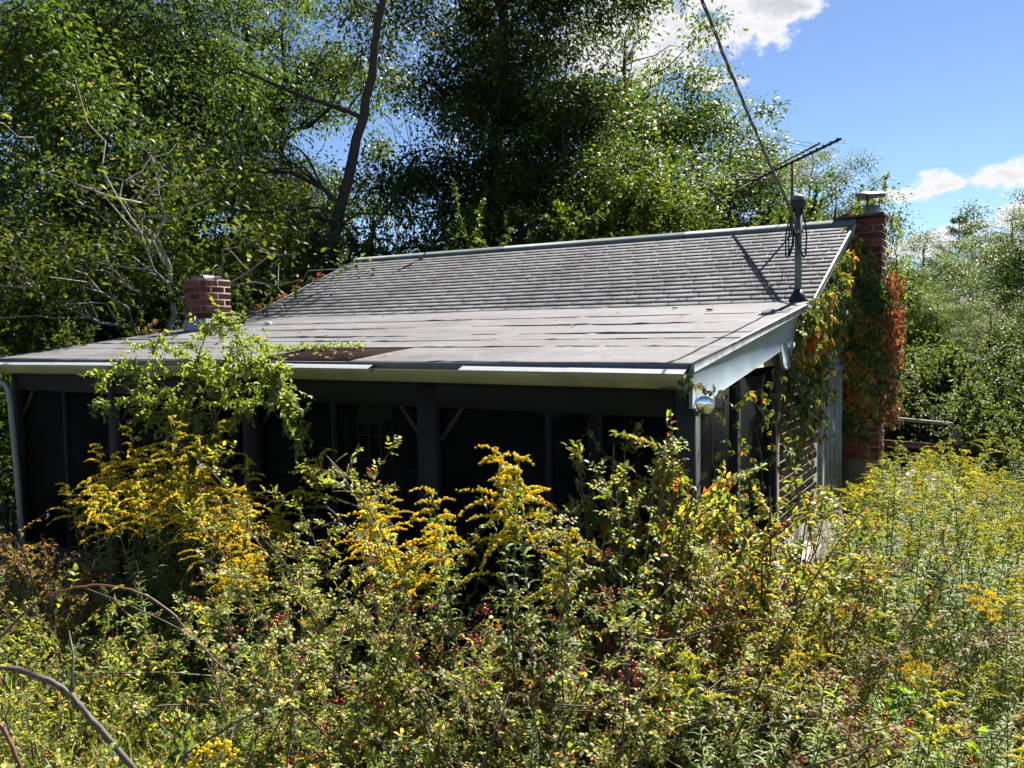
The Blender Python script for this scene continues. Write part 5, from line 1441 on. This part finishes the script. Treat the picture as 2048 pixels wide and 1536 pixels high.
def trees():
    # general forms
    A = tree_mesh([(0, 0, 0, .17), (.1, .1, 3, .13), (0, .2, 6, .09), (.1, .1, 9, .03)], [(0, 0, 6.2, 2.5, 2.5, 3.3, 120), (.4, .2, 3.6, 2.4, 2.4, 1.5, 40)], 270, .112, .31, 'oak')
    B = tree_mesh([(0, 0, 0, .15), (-.1, .1, 3, .12), (.2, 0, 6, .08), (.1, -.1, 8.5, .03)], [(0, 0, 6.3, 1.9, 1.9, 2.9, 80), (-.6, .3, 4, 2.2, 2.1, 1.8, 55), (.7, -.2, 2.6, 1.8, 1.8, 1.2, 25)], 260, .108, .30, 'light')
    Cc = tree_mesh([(0, 0, 0, .16), (.1, 0, 4, .13), (-.1, .1, 8, .10), (.1, 0, 12.5, .03)], [(0, 0, 9.2, 2.3, 2.3, 3.8, 85), (.3, .4, 5.4, 2.0, 2.0, 2.0, 36)], 190, .115, .30, 'locust', bough=.7, droop=.6, width=.38)
    D = tree_mesh([(0, 0, 0, .3), (.2, 0, 4, .24), (.5, .1, 8, .17), (.9, .2, 12, .06)],
                  [(.3, 0, 9.5, 3.0, 2.9, 3.2, 135), (.2, 0, 6.2, 3.0, 2.8, 2.0, 90), (-.2, .2, 3.6, 2.5, 2.3, 1.5, 50), (2.2, .2, 10.3, 2.3, 1.8, 1.8, 55)], 290, .122, .36, 'dark_oak', bough=.8)
    E_ = tree_mesh([(0, 0, 0, .13), (.1, .1, 3, .10), (0, 0, 6, .03)], [(0, 0, 4.2, 2.1, 2.1, 2.2, 70), (.2, 0, 2.2, 1.9, 1.9, 1.3, 40)], 200, .12, .32, 'far')
    # leaning tree with bare trunk
    Fv = tree_mesh([(0, 0, 0, .21), (.15, 0, 2.4, .15), (.45, 0, 4.2, .13), (1.05, 0, 6.4, .11), (1.5, 0, 8.4, .09), (2.2, 0, 11.5, .05)],
                   [(-1.3, -.3, 7.6, 1.2, 1.2, 1.2, 20), (-1.2, -.1, 6.0, .9, 1.2, .9, 14), (1.4, .2, 11.2, 2.2, 2.0, 1.2, 30), (-.8, 0, 4.2, 1.0, 1.3, .9, 18), (1.7, 0, 5.0, .6, .8, .5, 8), (-.2, .3, 2.8, 1.6, 1.5, 1.2, 30)], 100, .125, .28, 'locust', limbs=6, droop=.7, width=.36)
    Sp = tree_mesh([(0, 0, 0, .055), (.10, 0, 1.2, .045), (.16, .05, 2.3, .035), (.12, 0, 3.2, .022), (.0, .1, 4.4, .01)],
                   [(.0, 0, 3.9, 1.5, 1.4, .9, 40), (-.2, 0, 2.9, 1.9, 1.6, .8, 46), (.9, 0, 2.6, .8, 1.0, .6, 14)], 34, .085, .27, 'light', 'bark_pale', limbs=14, flatz=.35)

    def T(p, name, px, t, top, hh, label, rot=None, sx=1.0, lean=(0, 0), cat='tree'):
        """stand a tree on a bearing from the house's approach at distance t; hh = height of the form; top = wanted height above eye per metre"""
        xr = (px-1024)/1650; x = t*(-.518+xr*.855); y = t*(.855+xr*.518)
        z = gzf(x, y); s = (CAMZ+top*t-z)/hh
        return p.place(name, (x, y, z-.05), label, cat, (lean[0], lean[1], rng.uniform(0, 6.28) if rot is None else rot), (s*sx, s*sx, s))
    e = lambda py: (672-py)/1650
    T(A, 'broadleaf_tree', 20, 15, e(-140), 9.7, 'broadleaf tree with sunlit crown at the far left picture edge')
    T(Cc, 'tall_tree', 215, 18, e(-380), 13, 'tall tree with dark double trunk left of the sapling', 1.0)
    T(Cc, 'tall_tree', 262, 19.5, e(-330), 13, 'tall thin tree just right of the dark double trunk', 2.6, .9)
    T(A, 'broadleaf_tree', 130, 22, e(-60), 9.7, 'broadleaf tree behind the dark double trunk')
    T(Cc, 'tall_tree', 400, 21, e(-240), 13, 'tall airy tree above the left roof chimney', 4.0, 1.1)
    T(Cc, 'tall_tree', 505, 24, e(-260), 13, 'tall bluish-green tree left of the leaning trunk', 5.2, 1.15)
    T(A, 'broadleaf_tree', 585, 23, e(-40), 9.7, 'broadleaf tree just left of the leaning trunk', 1.7, .75)
    T(A, 'broadleaf_tree', 330, 24, e(-20), 9.7, 'broadleaf tree high above the sapling', 3.9, .9)
    T(B, 'broadleaf_tree', 470, 17, e(270), 8.9, 'light green tree behind the left roof chimney')
    T(Fv, 'leaning_tree', 615, 15.5, e(-200), 12, 'leaning tree with long bare dark trunk against the sky gap', YAW-.0)
    T(D, 'oak_tree', 965, 20, e(-170), 12.6, 'large dark oak towering behind the left part of the ridge', YAW+.2, .95)
    T(A, 'broadleaf_tree', 1130, 18.5, e(180), 9.7, 'oak with sunlit crown right of the large dark oak', 1.1, 1.05)
    T(A, 'broadleaf_tree', 1260, 22, e(35), 9.7, 'tallest tree behind the middle of the ridge', 2.9, .95)
    T(B, 'broadleaf_tree', 1180, 26, e(125), 8.9, 'hazy tree top between the dark oak and the tallest tree', 2.0, .9)
    T(B, 'broadleaf_tree', 1270, 16.5, e(300), 8.9, 'light green tree close behind the middle of the ridge', 4.4, 1.2)
    T(A, 'broadleaf_tree', 1375, 21, e(150), 9.7, 'tree left of the antenna behind the ridge', 5.5, 1.1)
    T(A, 'broadleaf_tree', 1455, 19.5, e(255), 9.7, 'tree directly behind the television antenna', .3, 1.0)
    T(B, 'broadleaf_tree', 1540, 23, e(290), 8.9, 'tree behind the service mast', 1.9, 1.0)
    T(A, 'broadleaf_tree', 1620, 24, e(325), 9.7, 'tree between the service mast and the gable chimney', 3.3, .9)
    T(E_, 'broadleaf_tree', 1670, 22, e(380), 6.6, 'low tree top just left of the gable chimney', 3.3, .9)
    # right of the chimney
    T(E_, 'broadleaf_tree', 1790, 19, e(480), 6.6, 'small tree top just right of the gable chimney', .5, .7)
    T(A, 'broadleaf_tree', 1850, 25, e(475), 9.7, 'rounded tree left of the pine on the right', 2.2, 1.5)
    conifer(9.0).place('pine_tree', (-1.95, 39.0, gzf(-1.95, 39)), 'pine top rising above the trees on the right', 'tree', (0, 0, 0), ((CAMZ+39.6*e(470)*.97-gzf(-1.95, 39))/9.0))
    T(E_, 'broadleaf_tree', 1940, 31, e(490), 6.6, 'tree right of the pine on the hillside', 4.1, 1.3)
    T(E_, 'broadleaf_tree', 1800, 36, e(525), 6.6, 'far tree behind the gable chimney on the hillside', 1.1, 1.6)
    T(A, 'broadleaf_tree', 1880, 36, e(530), 9.7, 'far tree below the pine on the hillside', 2.4, 1.2)
    T(A, 'broadleaf_tree', 2015, 27, e(430), 9.7, 'hillside tree before the right picture edge', 5.0, 1.3)
    T(A, 'broadleaf_tree', 2075, 18, e(400), 9.7, 'full green tree at the right picture edge', 1.0, 1.1)
    T(A, 'broadleaf_tree', 1835, 21, e(545), 9.7, 'sunlit tree between the creeper and the pine', 4.6, 1.1)
    T(B, 'broadleaf_tree', 1880, 17.5, e(590), 8.9, 'light green tree right of the red creeper', 3.7, 1.1)
    T(B, 'broadleaf_tree', 1800, 18, e(560), 8.9, 'light green tree close behind the red creeper', 1.2, 1.0)
    T(A, 'broadleaf_tree', 1985, 15.5, e(600), 9.7, 'dark green tree behind the deck post', 2.0, 1.0)
    # sapling left of the house
    Sp.place('sapling', (-10.25, 7.35, gzf(-10, 7.4)), 'sapling with pale bare lower branches left of the house', 'tree', (0, 0, YAW), 1.12)

    # understory: left of and behind the house, and right
    U = [(30, 11.5, 520), (110, 12.5, 500), (175, 13.2, 560), (260, 13.8, 520), (345, 14.2, 540), (420, 13.5, 500), (500, 14, 480), (560, 13.5, 540), (620, 14.5, 500), (690, 15, 500), (760, 15, 470), (60, 17, 430), (200, 18, 450), (320, 18, 460), (450, 18, 450), (590, 18.5, 420), (690, 18, 470),
         (850, 15.5, 430), (940, 15.5, 440), (1030, 15.5, 420), (1110, 15.5, 420), (1200, 15.5, 410), (1300, 16, 420), (1390, 16, 420), (1470, 16.5, 420), (1560, 17, 425), (1640, 17.5, 430),
         (480, 11.3, 610), (540, 11.5, 600), (20, 9.8, 640), (-20, 8.6, 640)]
    ORD = ['first', 'second', 'third', 'fourth', 'fifth', 'sixth', 'seventh', 'eighth', 'ninth', 'tenth', 'eleventh', 'twelfth', 'thirteenth', 'fourteenth', 'fifteenth', 'sixteenth', 'seventeenth', 'eighteenth', 'nineteenth', 'twentieth', 'twenty-first', 'twenty-second']
    lord = sorted([q for q in U if q[0] < 720]); rord = sorted([q for q in U if q[0] >= 720])
    for k, (px, t, top) in enumerate(U):
        xr = (px-1024)/1650; x = t*(-.518+xr*.855); y = t*(.855+xr*.518); z = gzf(x, y)
        p = PR['under'][k % 3]; hh = (3.1, 2.6, 2.3)[k % 3]; s = (CAMZ+t*e(top)-z)/hh
        left = px < 720
        p.place('understory_shrub', (x, y, z-.03), ('green understory shrub left of the shingle roof, %s from the left' % ORD[lord.index((px, t, top))]) if left else ('green understory shrub behind the ridge line, %s from the left' % ORD[rord.index((px, t, top))]), 'shrub', (0, 0, rng.uniform(0, 6.28)), (max(s, .9)*.8+.25, max(s, .9)*.8+.25, s), 'understory left of the roof' if left else 'understory behind the ridge')
    Rr = [(1800, 13.5, 700), (1850, 12.8, 730), (1905, 13.2, 700), (1960, 12.5, 720), (2015, 12, 690), (1830, 15, 690), (1940, 15, 700), (2050, 13, 670), (1770, 15.5, 690), (2030, 10.4, 770), (1975, 11.2, 780)]
    for k, (px, t, top) in enumerate(Rr):
        xr = (px-1024)/1650; x = t*(-.518+xr*.855); y = t*(.855+xr*.518); z = gzf(x, y)
        p = PR['under'][(2, 1, 2)[k % 3]]; hh = (2.3, 2.6, 2.3)[k % 3]; s = (CAMZ+t*e(top)-z)/hh
        p.place('bush', (x, y, z-.03), 'yellow-green bush in the thicket beyond the deck, %s from the chimney' % ORD[sorted(Rr).index((px, t, top))], 'bush', (0, 0, rng.uniform(0, 6.28)), (s+.15, s+.15, s), 'thicket beyond the deck')
trees()


def ground_cover():
    mb = MB()
    def blades(n, fx, h0, h1, w):
        x, y = fx(n); z = gz(x, y)
        P = np.stack([x, y, z-.01], -1); D = unit(rng.normal(size=(n, 3))*.38+np.array([0, 0, 1]))
        mb.leaves(P, D, rvec(n), rng.uniform(h0, h1, n), w, MB.STRAP)
    def clear(n):
        y = rng.uniform(1.0, 4.3, n); x = rng.uniform(-1.96, .15, n)*y-.4; return x, y
    blades(26000, clear, .08, .34, .0075)
    def mead(n):
        y = rng.uniform(3.0, 11.5, n); x = np.where(y > 4.3, rng.uniform(-1.3, 1.2, n), rng.uniform(-1.4, .5, n)); return x, y
    blades(9000, mead, .15, .55, .008)
    o = ob('grass', mb, 'grass'); tag(o, 'long green and straw-coloured grass over the ground', 'grass', None, 'stuff')
    mb = MB(); n = 7000
    y = rng.uniform(1.0, 4.2, n); x = rng.uniform(-1.96, .1, n)*y-.3; z = gz(x, y)+rng.uniform(0, .1, n)
    mb.leaves(np.stack([x, y, z], -1), rvec(n), unit(rvec(n)*.6+np.array([0, 0, 1])), rng.uniform(.02, .045, n), .018, MB.OVAL)
    o = ob('leaf_litter', mb, 'litter'); tag(o, 'dry brown leaf litter scattered over the grass', 'litter', None, 'stuff')
ground_cover()
for o in list(bpy.data.objects):
    if 'world_built' in o: del o['world_built']
